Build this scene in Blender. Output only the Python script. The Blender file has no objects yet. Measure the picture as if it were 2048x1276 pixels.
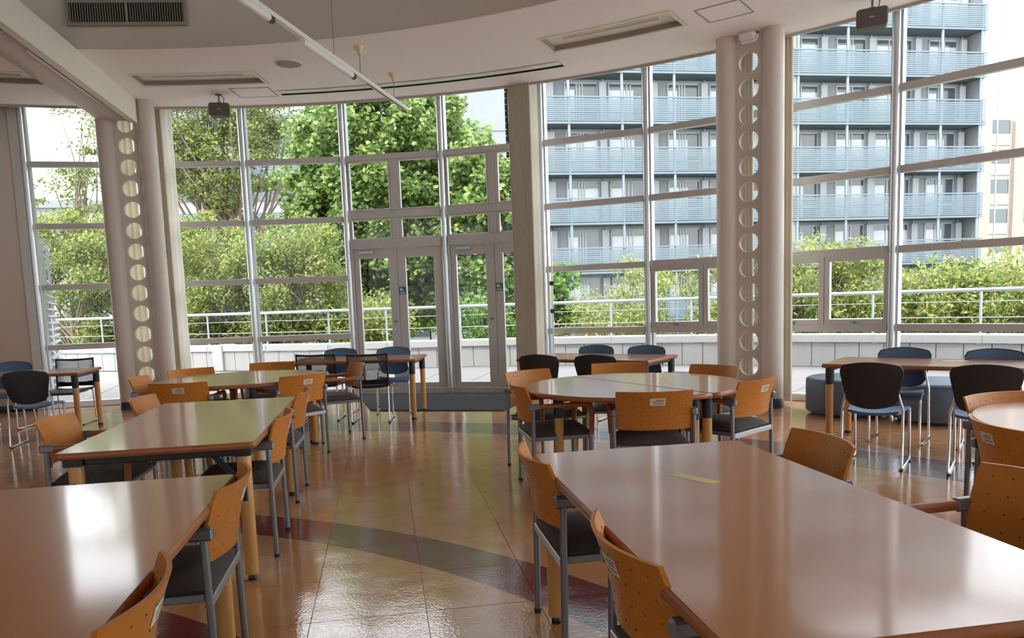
import bpy, math, random
from math import sin, cos, pi, radians, atan2, hypot, sqrt
from mathutils import Vector, Matrix

random.seed(7)
S = bpy.context.scene
COL = S.collection

# ------------------------------------------------------------------ camera
F_PX, CY, PITCH, ROLL, EYE = 1523.5, 768.0, 0.1106, -0.0353, 1.41
fwd = Vector((0, cos(PITCH), -sin(PITCH)))
rgt0 = Vector((1, 0, 0)); up0 = rgt0.cross(fwd)
rgt = rgt0 * cos(ROLL) + up0 * sin(ROLL)
upv = -rgt0 * sin(ROLL) + up0 * cos(ROLL)
cam_d = bpy.data.cameras.new('camera')
cam = bpy.data.objects.new('camera', cam_d); COL.objects.link(cam)
cam.matrix_world = Matrix(((rgt.x, upv.x, -fwd.x, 0), (rgt.y, upv.y, -fwd.y, 0), (rgt.z, upv.z, -fwd.z, EYE), (0, 0, 0, 1)))
cam_d.sensor_width = 36.0; cam_d.sensor_fit = 'HORIZONTAL'
cam_d.lens = 36.0 * F_PX / 2048.0
cam_d.shift_y = (CY - 638.0) / 2048.0
cam_d.clip_end = 600
S.camera = cam

# ------------------------------------------------------------------ light
wd = bpy.data.worlds.new('sky'); S.world = wd; wd.use_nodes = True
bg = wd.node_tree.nodes['Background']
bg.inputs['Color'].default_value = (0.90, 0.95, 1.0, 1); bg.inputs['Strength'].default_value = 4.2
sun_d = bpy.data.lights.new('sun', 'SUN'); sun_d.energy = 3.2; sun_d.angle = radians(8); sun_d.color = (1.0, 0.94, 0.84)
sun = bpy.data.objects.new('sun', sun_d); COL.objects.link(sun)
sun.rotation_euler = Vector((0.42, 0.55, -1.0)).to_track_quat('-Z', 'Y').to_euler()
sun.location = (-10, -12, 30)
vs = S.view_settings
vs.view_transform = 'Standard'; vs.look = 'None'; vs.gamma = 1.0; vs.use_curve_mapping = False
vs.exposure = 0.25

# ------------------------------------------------------------------ helpers
def ray(x, y): return rgt * ((x - 1024) / F_PX) - upv * ((y - CY) / F_PX) + fwd
def at_z(x, y, z):                       # photo pixel -> point on a level plane
    d = ray(x, y); t = (z - EYE) / d.z
    return Vector((d.x * t, d.y * t, z))
def at_d(x, y, dist):                    # photo pixel -> point at a distance along +Y
    d = ray(x, y); t = dist / d.y
    return Vector((d.x * t, d.y * t, EYE + d.z * t))
CX, CYY = -3.53, 0.245                   # centre of the curved facade
RG = 11.857                              # radius of the glass line
def pol(r, deg, z=0.0):
    a = radians(deg); return Vector((CX + r * sin(a), CYY + r * cos(a), z))
GA = radians(9.45)                       # room grid is turned by this much
def grid(u, v): return (cos(GA) * u - sin(GA) * v, sin(GA) * u + cos(GA) * v)

class MB:
    def __init__(s): s.v = []; s.f = []; s.sm = []
    def add(s, vs_, fs, smooth=False):
        o = len(s.v); s.v += [tuple(p) for p in vs_]
        for f in fs: s.f.append(tuple(i + o for i in f)); s.sm.append(smooth)
        return s
    def box(s, x0, x1, y0, y1, z0, z1, M=None):
        p = [Vector(q) for q in ((x0,y0,z0),(x1,y0,z0),(x1,y1,z0),(x0,y1,z0),(x0,y0,z1),(x1,y0,z1),(x1,y1,z1),(x0,y1,z1))]
        if M is not None: p = [M @ q for q in p]
        return s.add(p, [(3,2,1,0),(4,5,6,7),(0,1,5,4),(1,2,6,5),(2,3,7,6),(3,0,4,7)])
    def bbox(s, x0, x1, y0, y1, z0, z1, b=0.005, M=None):      # box with chamfered edges
        vs_ = []; idx = {}
        for sx in (0, 1):
            for sy in (0, 1):
                for sz in (0, 1):
                    X = (x0, x1)[sx]; Y = (y0, y1)[sy]; Z = (z0, z1)[sz]
                    dx, dy, dz = (b, -b)[sx], (b, -b)[sy], (b, -b)[sz]
                    for k, q in enumerate(((X, Y + dy, Z + dz), (X + dx, Y, Z + dz), (X + dx, Y + dy, Z))):
                        idx[(sx, sy, sz, k)] = len(vs_); vs_.append(Vector(q))
        I = lambda a, b_, c, k: idx[(a, b_, c, k)]
        fs = []
        for a in (0, 1):
            fs.append([I(a,0,0,0), I(a,1,0,0), I(a,1,1,0), I(a,0,1,0)][::(-1 if a == 0 else 1)])
            fs.append([I(0,a,0,1), I(0,a,1,1), I(1,a,1,1), I(1,a,0,1)][::(-1 if a == 0 else 1)])
            fs.append([I(0,0,a,2), I(1,0,a,2), I(1,1,a,2), I(0,1,a,2)][::(-1 if a == 0 else 1)])
        for a in (0, 1):
            for c in (0, 1):
                fs.append([I(a,c,0,0), I(a,c,1,0), I(a,c,1,1), I(a,c,0,1)])
                fs.append([I(a,0,c,0), I(a,1,c,0), I(a,1,c,2), I(a,0,c,2)])
                fs.append([I(0,a,c,1), I(1,a,c,1), I(1,a,c,2), I(0,a,c,2)])
        for a in (0, 1):
            for c in (0, 1):
                for e in (0, 1): fs.append([I(a,c,e,0), I(a,c,e,1), I(a,c,e,2)])
        if M is not None: vs_ = [M @ q for q in vs_]
        return s.add(vs_, fs)
    def tube(s, path, r, n=8, cap=True, r1=None, closed=False):
        path = [Vector(p) for p in path]; m = len(path); rings = []
        for i, p in enumerate(path):
            a = path[i - 1] if (i > 0 or closed) else p
            b = path[(i + 1) % m] if (i < m - 1 or closed) else p
            t = (b - a).normalized()
            ref = Vector((0, 0, 1)) if abs(t.z) < 0.9 else Vector((1, 0, 0))
            if i and rings: 
                ref = prev
                x = (ref - t * ref.dot(t)).normalized()
            else: x = t.cross(ref).normalized()
            y = t.cross(x); prev = x
            rr = r if r1 is None else r + (r1 - r) * i / max(1, m - 1)
            rings.append([p + x * (rr * cos(2 * pi * k / n)) + y * (rr * sin(2 * pi * k / n)) for k in range(n)])
        vs_ = [q for g in rings for q in g]; fs = []
        for i in range(m if closed else m - 1):
            j = (i + 1) % m
            for k in range(n):
                k2 = (k + 1) % n
                fs.append((i * n + k, i * n + k2, j * n + k2, j * n + k))
        s.add(vs_, fs, True)
        if cap and not closed:
            s.add(rings[0], [tuple(range(n))[::-1]]); s.add(rings[-1], [tuple(range(n))])
        return s
    def lathe(s, prof, n=24, c=(0, 0, 0), smooth=True, caps=True):
        vs_ = []; fs = []
        for r, z in prof:
            for k in range(n): vs_.append((c[0] + r * cos(2*pi*k/n), c[1] + r * sin(2*pi*k/n), c[2] + z))
        for i in range(len(prof) - 1):
            for k in range(n):
                k2 = (k + 1) % n
                fs.append((i*n+k, i*n+k2, (i+1)*n+k2, (i+1)*n+k))
        s.add(vs_, fs, smooth)
        if caps:
            s.add(vs_[:n], [tuple(range(n))[::-1]]); s.add(vs_[-n:], [tuple(range(n))])
        return s
    def prism(s, pts, z0, z1, smooth=False):
        n = len(pts)
        vs_ = [(x, y, z0) for x, y in pts] + [(x, y, z1) for x, y in pts]
        s.add(vs_, [tuple(range(n))[::-1], tuple(range(n, 2 * n))])
        s.add(vs_, [(i, (i+1) % n, n + (i+1) % n, n + i) for i in range(n)], smooth)
        return s
    def beam(s, p, q, w, h, updir=(0, 0, 1)):                   # box along p-q
        p = Vector(p); q = Vector(q); t = (q - p); L = t.length; t.normalize()
        u = Vector(updir); x = t.cross(u).normalized(); z = x.cross(t).normalized()
        M = Matrix(((x.x, t.x, z.x, p.x), (x.y, t.y, z.y, p.y), (x.z, t.z, z.z, p.z), (0, 0, 0, 1)))
        return s.box(-w/2, w/2, 0, L, -h/2, h/2, M)
    def mesh(s, name):
        me = bpy.data.meshes.new(name); me.from_pydata(s.v, [], s.f)
        me.polygons.foreach_set('use_smooth', s.sm); me.update(); return me
    def build(s, name, mat, parent=None, loc=None, rz=0):
        o = bpy.data.objects.new(name, s.mesh(name)); COL.objects.link(o)
        o.data.materials.append(mat)
        if parent is not None: o.parent = parent
        if loc is not None: o.location = loc
        if rz: o.rotation_euler[2] = rz
        return o

def tag(o, label=None, cat=None, group=None, kind=None):
    if label: o['label'] = label
    if cat: o['category'] = cat
    if group: o['group'] = group
    if kind: o['kind'] = kind
    return o
def empty(name, loc=(0, 0, 0), rz=0.0):
    o = bpy.data.objects.new(name, None); COL.objects.link(o)
    o.location = loc; o.rotation_euler = (0, 0, rz); o.empty_display_size = 0.1
    return o
def copy_tree(o, parent=None):
    c = o.copy(); COL.objects.link(c)
    if parent is not None: c.parent = parent
    for ch in list(KIDS.get(o.name, [])): 
        copy_tree(ch, c)
    return c
KIDS = {}
def snapshot(o):
    KIDS[o.name] = list(o.children)
    for c in o.children: snapshot(c)
def obj(name, mesh, mat=None, parent=None, loc=None, rz=0.0):
    o = bpy.data.objects.new(name, mesh); COL.objects.link(o)
    if mat is not None and not mesh.materials: mesh.materials.append(mat)
    if parent is not None: o.parent = parent
    if loc is not None: o.location = loc
    if rz: o.rotation_euler[2] = rz
    return o
def frame_M(origin, xdir):                # local x along xdir (level), z up
    x = Vector(xdir).normalized(); z = Vector((0, 0, 1)); y = z.cross(x)
    return Matrix(((x.x, y.x, 0, origin[0]), (x.y, y.y, 0, origin[1]), (0, 0, 1, origin[2] if len(origin) > 2 else 0), (0, 0, 0, 1)))

# ------------------------------------------------------------------ materials
def mat(name, col, rough=0.5, metal=0.0, spec=0.5, noise=None, bump=None, coat=0.0):
    m = bpy.data.materials.new(name); m.use_nodes = True; nt = m.node_tree
    b = nt.nodes['Principled BSDF']
    b.inputs['Base Color'].default_value = (*col, 1); b.inputs['Roughness'].default_value = rough
    b.inputs['Metallic'].default_value = metal; b.inputs['Specular IOR Level'].default_value = spec
    b.inputs['Coat Weight'].default_value = coat; b.inputs['Coat Roughness'].default_value = 0.15
    tc = nt.nodes.new('ShaderNodeTexCoord')
    if noise:                             # (scale, amount)
        n = nt.nodes.new('ShaderNodeTexNoise'); n.inputs['Scale'].default_value = noise[0]; n.inputs['Detail'].default_value = 4
        nt.links.new(tc.outputs['Object'], n.inputs['Vector'])
        mx = nt.nodes.new('ShaderNodeMix'); mx.data_type = 'RGBA'
        mx.inputs[6].default_value = (*[c * (1 - noise[1]) for c in col], 1); mx.inputs[7].default_value = (*[min(1, c * (1 + noise[1])) for c in col], 1)
        nt.links.new(n.outputs['Fac'], mx.inputs[0]); nt.links.new(mx.outputs[2], b.inputs['Base Color'])
    if bump:
        n = nt.nodes.new('ShaderNodeTexNoise'); n.inputs['Scale'].default_value = bump[0]; n.inputs['Detail'].default_value = 2
        nt.links.new(tc.outputs['Object'], n.inputs['Vector'])
        bp = nt.nodes.new('ShaderNodeBump'); bp.inputs['Strength'].default_value = bump[1]; bp.inputs['Distance'].default_value = bump[2] if len(bump) > 2 else 0.01
        nt.links.new(n.outputs['Fac'], bp.inputs['Height']); nt.links.new(bp.outputs['Normal'], b.inputs['Normal'])
    return m

def wood(name, c0, c1, rough, axis=1, scale=6.0, coat=0.0, coat_r=0.1, bump=None, rnd=0.0, spec=0.5):
    m = bpy.data.materials.new(name); m.use_nodes = True; nt = m.node_tree; b = nt.nodes['Principled BSDF']
    tc = nt.nodes.new('ShaderNodeTexCoord'); mp = nt.nodes.new('ShaderNodeMapping')
    sc = [14.0, 14.0, 14.0]; sc[axis] = 1.2
    mp.inputs['Scale'].default_value = sc
    nt.links.new(tc.outputs['Object'], mp.inputs['Vector'])
    n = nt.nodes.new('ShaderNodeTexNoise'); n.inputs['Scale'].default_value = scale; n.inputs['Detail'].default_value = 3; n.inputs['Distortion'].default_value = 0.4
    nt.links.new(mp.outputs['Vector'], n.inputs['Vector'])
    mx = nt.nodes.new('ShaderNodeMix'); mx.data_type = 'RGBA'
    mx.inputs[6].default_value = (*c0, 1); mx.inputs[7].default_value = (*c1, 1)
    nt.links.new(n.outputs['Fac'], mx.inputs[0])
    last = mx.outputs[2]
    if rnd:
        oi = nt.nodes.new('ShaderNodeObjectInfo'); hs = nt.nodes.new('ShaderNodeHueSaturation')
        mr = nt.nodes.new('ShaderNodeMapRange'); mr.inputs['To Min'].default_value = 1 - rnd; mr.inputs['To Max'].default_value = 1 + rnd
        nt.links.new(oi.outputs['Random'], mr.inputs['Value']); nt.links.new(mr.outputs['Result'], hs.inputs['Value'])
        nt.links.new(last, hs.inputs['Color']); last = hs.outputs['Color']
    nt.links.new(last, b.inputs['Base Color'])
    b.inputs['Roughness'].default_value = rough; b.inputs['Specular IOR Level'].default_value = spec
    b.inputs['Coat Weight'].default_value = coat; b.inputs['Coat Roughness'].default_value = coat_r
    if bump:
        n2 = nt.nodes.new('ShaderNodeTexNoise'); n2.inputs['Scale'].default_value = bump[0]; n2.inputs['Detail'].default_value = 3
        nt.links.new(tc.outputs['Object'], n2.inputs['Vector'])
        bp = nt.nodes.new('ShaderNodeBump'); bp.inputs['Strength'].default_value = bump[1]; bp.inputs['Distance'].default_value = 0.004
        nt.links.new(n2.outputs['Fac'], bp.inputs['Height']); nt.links.new(bp.outputs['Normal'], b.inputs['Normal'])
        nt.links.new(bp.outputs['Normal'], b.inputs['Coat Normal'])
    return m

def glass_mat(name, tint=(0.97, 0.985, 0.98), refl=0.06):
    m = bpy.data.materials.new(name); m.use_nodes = True; nt = m.node_tree
    nt.nodes.remove(nt.nodes['Principled BSDF']); out = nt.nodes['Material Output']
    t = nt.nodes.new('ShaderNodeBsdfTransparent'); t.inputs['Color'].default_value = (*tint, 1)
    g = nt.nodes.new('ShaderNodeBsdfGlossy'); g.inputs['Roughness'].default_value = 0.02
    fr = nt.nodes.new('ShaderNodeFresnel'); fr.inputs['IOR'].default_value = 1.45
    mx = nt.nodes.new('ShaderNodeMixShader')
    nt.links.new(fr.outputs[0], mx.inputs[0]); nt.links.new(t.outputs[0], mx.inputs[1]); nt.links.new(g.outputs[0], mx.inputs[2])
    nt.links.new(mx.outputs[0], out.inputs['Surface'])
    return m

def leaf_mat(name, cols, rough=0.5):
    m = bpy.data.materials.new(name); m.use_nodes = True; nt = m.node_tree; out = nt.nodes['Material Output']
    b = nt.nodes['Principled BSDF']; b.inputs['Roughness'].default_value = rough; b.inputs['Specular IOR Level'].default_value = 0.3
    ge = nt.nodes.new('ShaderNodeNewGeometry'); cr = nt.nodes.new('ShaderNodeValToRGB')
    el = cr.color_ramp.elements
    while len(el) < len(cols): el.new(0.5)
    for i, (p, c) in enumerate(cols): el[i].position = p; el[i].color = (*c, 1)
    nt.links.new(ge.outputs['Random Per Island'], cr.inputs['Fac']); nt.links.new(cr.outputs['Color'], b.inputs['Base Color'])
    tr = nt.nodes.new('ShaderNodeBsdfTranslucent'); nt.links.new(cr.outputs['Color'], tr.inputs['Color'])
    mx = nt.nodes.new('ShaderNodeMixShader'); mx.inputs[0].default_value = 0.42
    nt.links.new(b.outputs[0], mx.inputs[1]); nt.links.new(tr.outputs[0], mx.inputs[2]); nt.links.new(mx.outputs[0], out.inputs['Surface'])
    return m

BANDS = ((3.05, 3.72), (4.80, 5.17), (8.42, 9.05))
def floor_mat():
    m = bpy.data.materials.new('waxed_floor_tile'); m.use_nodes = True; nt = m.node_tree; b = nt.nodes['Principled BSDF']
    ge = nt.nodes.new('ShaderNodeNewGeometry')
    sub = nt.nodes.new('ShaderNodeVectorMath'); sub.operation = 'SUBTRACT'; sub.inputs[1].default_value = (CX, CYY, 0)
    mul = nt.nodes.new('ShaderNodeVectorMath'); mul.operation = 'MULTIPLY'; mul.inputs[1].default_value = (1, 1, 0)
    ln = nt.nodes.new('ShaderNodeVectorMath'); ln.operation = 'LENGTH'
    nt.links.new(ge.outputs['Position'], sub.inputs[0]); nt.links.new(sub.outputs[0], mul.inputs[0]); nt.links.new(mul.outputs[0], ln.inputs[0])
    tot = None
    for a, c in BANDS:
        cmp_ = nt.nodes.new('ShaderNodeMath'); cmp_.operation = 'COMPARE'
        cmp_.inputs[1].default_value = (a + c) / 2; cmp_.inputs[2].default_value = (c - a) / 2
        nt.links.new(ln.outputs['Value'], cmp_.inputs[0])
        if tot is None: tot = cmp_.outputs[0]
        else:
            ad = nt.nodes.new('ShaderNodeMath'); ad.operation = 'ADD'; nt.links.new(tot, ad.inputs[0]); nt.links.new(cmp_.outputs[0], ad.inputs[1]); tot = ad.outputs[0]
    n = nt.nodes.new('ShaderNodeTexNoise'); n.inputs['Scale'].default_value = 5; n.inputs['Detail'].default_value = 6
    nt.links.new(ge.outputs['Position'], n.inputs['Vector'])
    tan = nt.nodes.new('ShaderNodeMix'); tan.data_type = 'RGBA'
    tan.inputs[6].default_value = (0.44, 0.20, 0.085, 1); tan.inputs[7].default_value = (0.62, 0.33, 0.15, 1)
    nt.links.new(n.outputs['Fac'], tan.inputs[0])
    pur = nt.nodes.new('ShaderNodeMix'); pur.data_type = 'RGBA'
    pur.inputs[6].default_value = (0.13, 0.028, 0.030, 1); pur.inputs[7].default_value = (0.22, 0.055, 0.055, 1)
    nt.links.new(n.outputs['Fac'], pur.inputs[0])
    mx = nt.nodes.new('ShaderNodeMix'); mx.data_type = 'RGBA'
    nt.links.new(tot, mx.inputs[0]); nt.links.new(tan.outputs[2], mx.inputs[6]); nt.links.new(pur.outputs[2], mx.inputs[7])
    oi = nt.nodes.new('ShaderNodeObjectInfo'); hs = nt.nodes.new('ShaderNodeHueSaturation')
    mr = nt.nodes.new('ShaderNodeMapRange'); mr.inputs['To Min'].default_value = 0.92; mr.inputs['To Max'].default_value = 1.06
    nt.links.new(oi.outputs['Random'], mr.inputs['Value']); nt.links.new(mr.outputs['Result'], hs.inputs['Value'])
    nt.links.new(mx.outputs[2], hs.inputs['Color']); nt.links.new(hs.outputs['Color'], b.inputs['Base Color'])
    b.inputs['Roughness'].default_value = 0.11; b.inputs['Specular IOR Level'].default_value = 0.75; b.inputs['Coat Weight'].default_value = 0.35; b.inputs['Coat Roughness'].default_value = 0.07
    n2 = nt.nodes.new('ShaderNodeTexNoise'); n2.inputs['Scale'].default_value = 60; n2.inputs['Detail'].default_value = 2
    n3 = nt.nodes.new('ShaderNodeTexNoise'); n3.inputs['Scale'].default_value = 3.5; n3.inputs['Detail'].default_value = 1
    nt.links.new(ge.outputs['Position'], n2.inputs['Vector']); nt.links.new(ge.outputs['Position'], n3.inputs['Vector'])
    b1 = nt.nodes.new('ShaderNodeBump'); b1.inputs['Strength'].default_value = 0.16; b1.inputs['Distance'].default_value = 0.004
    b2 = nt.nodes.new('ShaderNodeBump'); b2.inputs['Strength'].default_value = 0.10; b2.inputs['Distance'].default_value = 0.03
    nt.links.new(n2.outputs['Fac'], b1.inputs['Height']); nt.links.new(n3.outputs['Fac'], b2.inputs['Height'])
    nt.links.new(b2.outputs['Normal'], b1.inputs['Normal']); nt.links.new(b1.outputs['Normal'], b.inputs['Normal']); nt.links.new(b1.outputs['Normal'], b.inputs['Coat Normal'])
    return m

M = {}
M['floor'] = floor_mat()
M['grout'] = mat('floor_joint', (0.25, 0.125, 0.06), 0.5)
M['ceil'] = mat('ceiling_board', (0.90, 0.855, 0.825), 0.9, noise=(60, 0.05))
M['riser'] = mat('ceiling_riser', (0.70, 0.655, 0.58), 0.9, noise=(60, 0.04))  # same board as the ceiling, colour darkened to carry the riser's shade
M['wall'] = mat('painted_wall', (0.62, 0.54, 0.47), 0.85, noise=(40, 0.04))
M['column'] = mat('column_paint', (0.62, 0.54, 0.475), 0.5, noise=(30, 0.03))
M['black_rubber'] = mat('black_rubber', (0.012, 0.012, 0.014), 0.5, noise=(40, .2))
M['navy_base'] = mat('dark_base', (0.03, 0.035, 0.05), 0.5, noise=(20, .1))
M['alu'] = mat('aluminium', (0.62, 0.64, 0.66), 0.32, 0.85, noise=(20, 0.04))
M['frame'] = mat('window_frame', (0.555, 0.535, 0.52), 0.45, 0.2, noise=(15, 0.04))
M['glass'] = glass_mat('window_glass')
def thin_cloth(name, col, back, trans):
    m = mat(name, col, 0.9, noise=(80, .10)); nt = m.node_tree; b = nt.nodes['Principled BSDF']; b.inputs['Specular IOR Level'].default_value = 0.1
    t = nt.nodes.new('ShaderNodeBsdfTranslucent'); t.inputs['Color'].default_value = (*back, 1); mx = nt.nodes.new('ShaderNodeMixShader'); mx.inputs[0].default_value = trans
    nt.links.new(b.outputs[0], mx.inputs[1]); nt.links.new(t.outputs[0], mx.inputs[2]); nt.links.new(mx.outputs[0], nt.nodes['Material Output'].inputs['Surface'])
    return m
M['frosted_fill'] = thin_cloth('frosted_fill_pane', (0.75, 0.74, 0.70), (0.56, 0.56, 0.55), 0.42)  # translucent panes of the added rear glazing, passing fill light
M['glass_far'] = mat('far_glass', (0.55, 0.62, 0.66), 0.08, 0.0, 0.8, noise=(0.5, .3))
M['table'] = wood('table_laminate', (0.42, 0.145, 0.028), (0.50, 0.185, 0.042), 0.35, axis=1, scale=2, coat=0.85, coat_r=0.10, spec=0.2)
M['table_edge'] = wood('table_edge', (0.28, 0.085, 0.028), (0.38, 0.13, 0.045), 0.35, axis=1)
M['ply'] = wood('chair_plywood', (0.44, 0.150, 0.022), (0.57, 0.215, 0.040), 0.42, axis=0, scale=2.5, rnd=0.10, spec=0.25)
M['arm'] = wood('arm_wood', (0.30, 0.095, 0.025), (0.42, 0.15, 0.045), 0.35, axis=1)
M['leg_wood'] = wood('leg_wood', (0.55, 0.26, 0.075), (0.68, 0.37, 0.12), 0.4, axis=2)
M['steel'] = mat('grey_steel', (0.22, 0.23, 0.25), 0.35, 0.6, noise=(20, 0.05))
M['steel_lt'] = mat('pale_steel', (0.42, 0.43, 0.45), 0.3, 0.7, noise=(20, 0.05))
M['chrome'] = mat('chrome', (0.75, 0.76, 0.78), 0.12, 1.0, noise=(20, 0.03))
M['seat'] = mat('seat_cloth', (0.072, 0.055, 0.045), 0.8, noise=(8, 0.35), bump=(300, .2, .002))
M['black'] = mat('black_plastic', (0.014, 0.015, 0.019), 0.42, noise=(30, .15))
M['blue'] = mat('blue_plastic', (0.065, 0.14, 0.26), 0.42, noise=(30, .12))
M['mesh'] = mat('black_net', (0.02, 0.02, 0.022), 0.7, noise=(30, .1))
M['otto'] = mat('blue_vinyl', (0.10, 0.14, 0.215), 0.5, noise=(14, .12), bump=(150, .15, .003))
M['sticker'] = mat('paper_label', (0.72, 0.66, 0.54), 0.6, noise=(60, .1))
M['ink'] = mat('label_ink', (0.22, 0.18, 0.14), 0.7, noise=(60, .1))
M['yellow'] = mat('yellow_label', (0.62, 0.52, 0.12), 0.5, noise=(60, .1))
M['yellow_ink'] = mat('yellow_label_print', (0.78, 0.72, 0.40), 0.5, noise=(60, .1))
M['sign_blue'] = mat('blue_sign', (0.03, 0.16, 0.24), 0.4, noise=(40, .1))
M['white'] = mat('white_plastic', (0.80, 0.79, 0.77), 0.4, noise=(30, .03))
M['cream'] = mat('yellowed_plastic', (0.72, 0.58, 0.33), 0.5, noise=(30, .08))
M['speaker'] = mat('speaker_box', (0.10, 0.085, 0.075), 0.6, noise=(40, .15))
M['dark'] = mat('dark_slot', (0.018, 0.017, 0.017), 0.8, noise=(30, .1))
M['grille'] = mat('vent_grille', (0.30, 0.29, 0.24), 0.6, noise=(30, .06))
M['lampbox'] = mat('lamp_reflector', (0.78, 0.80, 0.72), 0.35, noise=(15, .03))
M['lampframe'] = mat('lamp_frame', (0.78, 0.74, 0.64), 0.5, noise=(20, .05))
M['lampside'] = mat('lamp_side', (0.36, 0.29, 0.24), 0.6, noise=(20, .05))
M['curtain'] = thin_cloth('cord_curtain', (0.86, 0.79, 0.66), (0.72, 0.64, 0.50), 0.05)
M['curtain_lt'] = thin_cloth('pale_curtain', (0.86, 0.83, 0.77), (0.85, 0.80, 0.72), 0.45)
M['curtain_cream'] = thin_cloth('cream_curtain', (0.80, 0.73, 0.55), (0.78, 0.70, 0.50), 0.35)
M['mat'] = mat('door_mat', (0.062, 0.066, 0.070), 0.95, 0, 0.05, noise=(90, .75), bump=(260, .6, .01))
M['parapet'] = mat('parapet_panel', (0.345, 0.332, 0.325), 0.8, noise=(6, .05))
M['coping'] = mat('coping_stone', (0.39, 0.38, 0.38), 0.7, noise=(6, .04))
M['deck'] = mat('terrace_deck', (0.25, 0.228, 0.222), 0.8, noise=(5, .14))
M['gal'] = mat('galvanised_rail', (0.40, 0.43, 0.46), 0.4, 0.4, noise=(15, .05))
M['ground'] = mat('outside_ground', (0.20, 0.22, 0.14), 0.95, noise=(0.4, .4))
M['conc'] = mat('pale_concrete', (0.235, 0.245, 0.255), 0.85, noise=(0.6, .08))
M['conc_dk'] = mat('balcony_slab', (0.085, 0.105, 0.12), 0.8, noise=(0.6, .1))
M['slat'] = mat('blue_grey_slat', (0.135, 0.175, 0.205), 0.45, 0.2, noise=(2, .05))
M['post'] = mat('balcony_post', (0.20, 0.24, 0.27), 0.45, 0.2, noise=(2, .05))
M['bwhite'] = mat('white_render', (0.34, 0.35, 0.365), 0.85, noise=(0.5, .04))
M['wframe'] = mat('far_window_frame', (0.36, 0.37, 0.38), 0.5, noise=(1, .05))
M['pane_dk'] = mat('far_dark_pane', (0.07, 0.085, 0.092), 0.1, 0, 0.8, noise=(0.6, .25))
M['pane_lt'] = mat('far_curtained_pane', (0.46, 0.475, 0.48), 0.15, 0, 0.7, noise=(0.6, .1))
M['beige'] = mat('beige_tile_wall', (0.37, 0.335, 0.29), 0.85, noise=(0.8, .08))
M['bark'] = mat('tree_bark', (0.20, 0.15, 0.115), 0.9, noise=(6, .3))
M['leaf_plane'] = leaf_mat('plane_leaf', [(0.0, (0.055, 0.115, 0.03)), (0.3, (0.14, 0.235, 0.055)), (0.72, (0.26, 0.36, 0.10)), (1.0, (0.52, 0.57, 0.24))], 0.38)
M['leaf_zel'] = leaf_mat('zelkova_leaf', [(0.0, (0.07, 0.11, 0.03)), (0.5, (0.17, 0.225, 0.06)), (0.9, (0.31, 0.33, 0.09)), (1.0, (0.42, 0.37, 0.10))])
M['leaf_cherry'] = leaf_mat('cherry_leaf', [(0.0, (0.09, 0.14, 0.04)), (0.4, (0.22, 0.29, 0.075)), (0.8, (0.37, 0.41, 0.115)), (0.96, (0.48, 0.44, 0.14)), (1.0, (0.52, 0.26, 0.06))])
M['leaf_dark'] = leaf_mat('laurel_leaf', [(0.0, (0.05, 0.12, 0.03)), (0.5, (0.12, 0.24, 0.055)), (1.0, (0.24, 0.38, 0.09))])

def struct(o): o['kind'] = 'structure'; return o

# ================================================================== SETTING
TOPZ = 4.75; CEIL = 4.40; UP = 6.2
T0, TSTEP = -17.35, 7.5
# ---- floor slab and tiles
fl = MB()
pts = [tuple(pol(RG + 0.06, a)[:2]) for a in [-75 + 5 * i for i in range(35)]] + [(8.38, -6.0), (-16.0, -6.0), (-16, 3.3)]
fl.prism(pts, -0.25, -0.008)
floor = struct(fl.build('floor', M['grout']))
TS = 0.52
tm = MB(); g = 0.0010
tm.bbox(-TS/2 + g, TS/2 - g, -TS/2 + g, TS/2 - g, -0.012, 0.0, b=0.0009)
tile_mesh = tm.mesh('floor_tile'); tile_mesh.materials.append(M['floor'])
def in_view(x, y):
    d = Vector((x, y, -EYE)); zc = d.dot(fwd)
    if zc < 0.5: return None
    px = 1024 + F_PX * d.dot(rgt) / zc; py = CY - F_PX * d.dot(upv) / zc
    return px, py, zc
cells = []
U0, V0 = -0.13, 0.01
for i in range(-30, 24):
    for j in range(-14, 30):
        u = U0 + i * TS; v = V0 + j * TS
        x, y = grid(u, v); r = hypot(x - CX, y - CYY); th = math.degrees(atan2(x - CX, y - CYY))
        if r > RG - 0.12: continue
        if y < -5.6 or x < -15.5 or x > 8.0: continue
        iv = in_view(x, y)
        vis = iv is not None and -60 < iv[0] < 2108 and iv[1] < 1330 
        cells.append((0 if vis else 1, y if vis else 99 + abs(x), x, y))
cells.sort()
rest = MB()
for k, (nv, _, x, y) in enumerate(cells):
    r = hypot(x - CX, y - CYY)
    if k < 300 and nv == 0 and r < RG - 0.40:
        o = obj('floor_tile', tile_mesh, None, floor, (x, y, random.uniform(-0.0008, 0)), GA)
        o.rotation_euler[0] = random.gauss(0, 0.0007); o.rotation_euler[1] = random.gauss(0, 0.0007)
    elif r < RG - 0.40:
        rest.box(-TS/2 + g, TS/2 - g, -TS/2 + g, TS/2 - g, -0.012, -0.0003, Matrix.Translation((x, y, 0)) @ Matrix.Rotation(GA, 4, 'Z'))
ro = rest.build('floor_tiles_far', M['floor'], floor); ro['kind'] = 'stuff'
# border strip of cut tiles along the facade
bd = MB()
for a in range(-75, 95, 1):
    q = [pol(RG - 0.62, a), pol(RG - 0.62, a + 1), pol(RG + 0.03, a + 1), pol(RG + 0.03, a)]
    bd.add([(p.x, p.y, -0.0022) for p in q], [(0, 1, 2, 3)][::-1])
    bd.f[-1] = bd.f[-1][::-1]
bo = bd.build('floor_border', M['floor'], floor)

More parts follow.
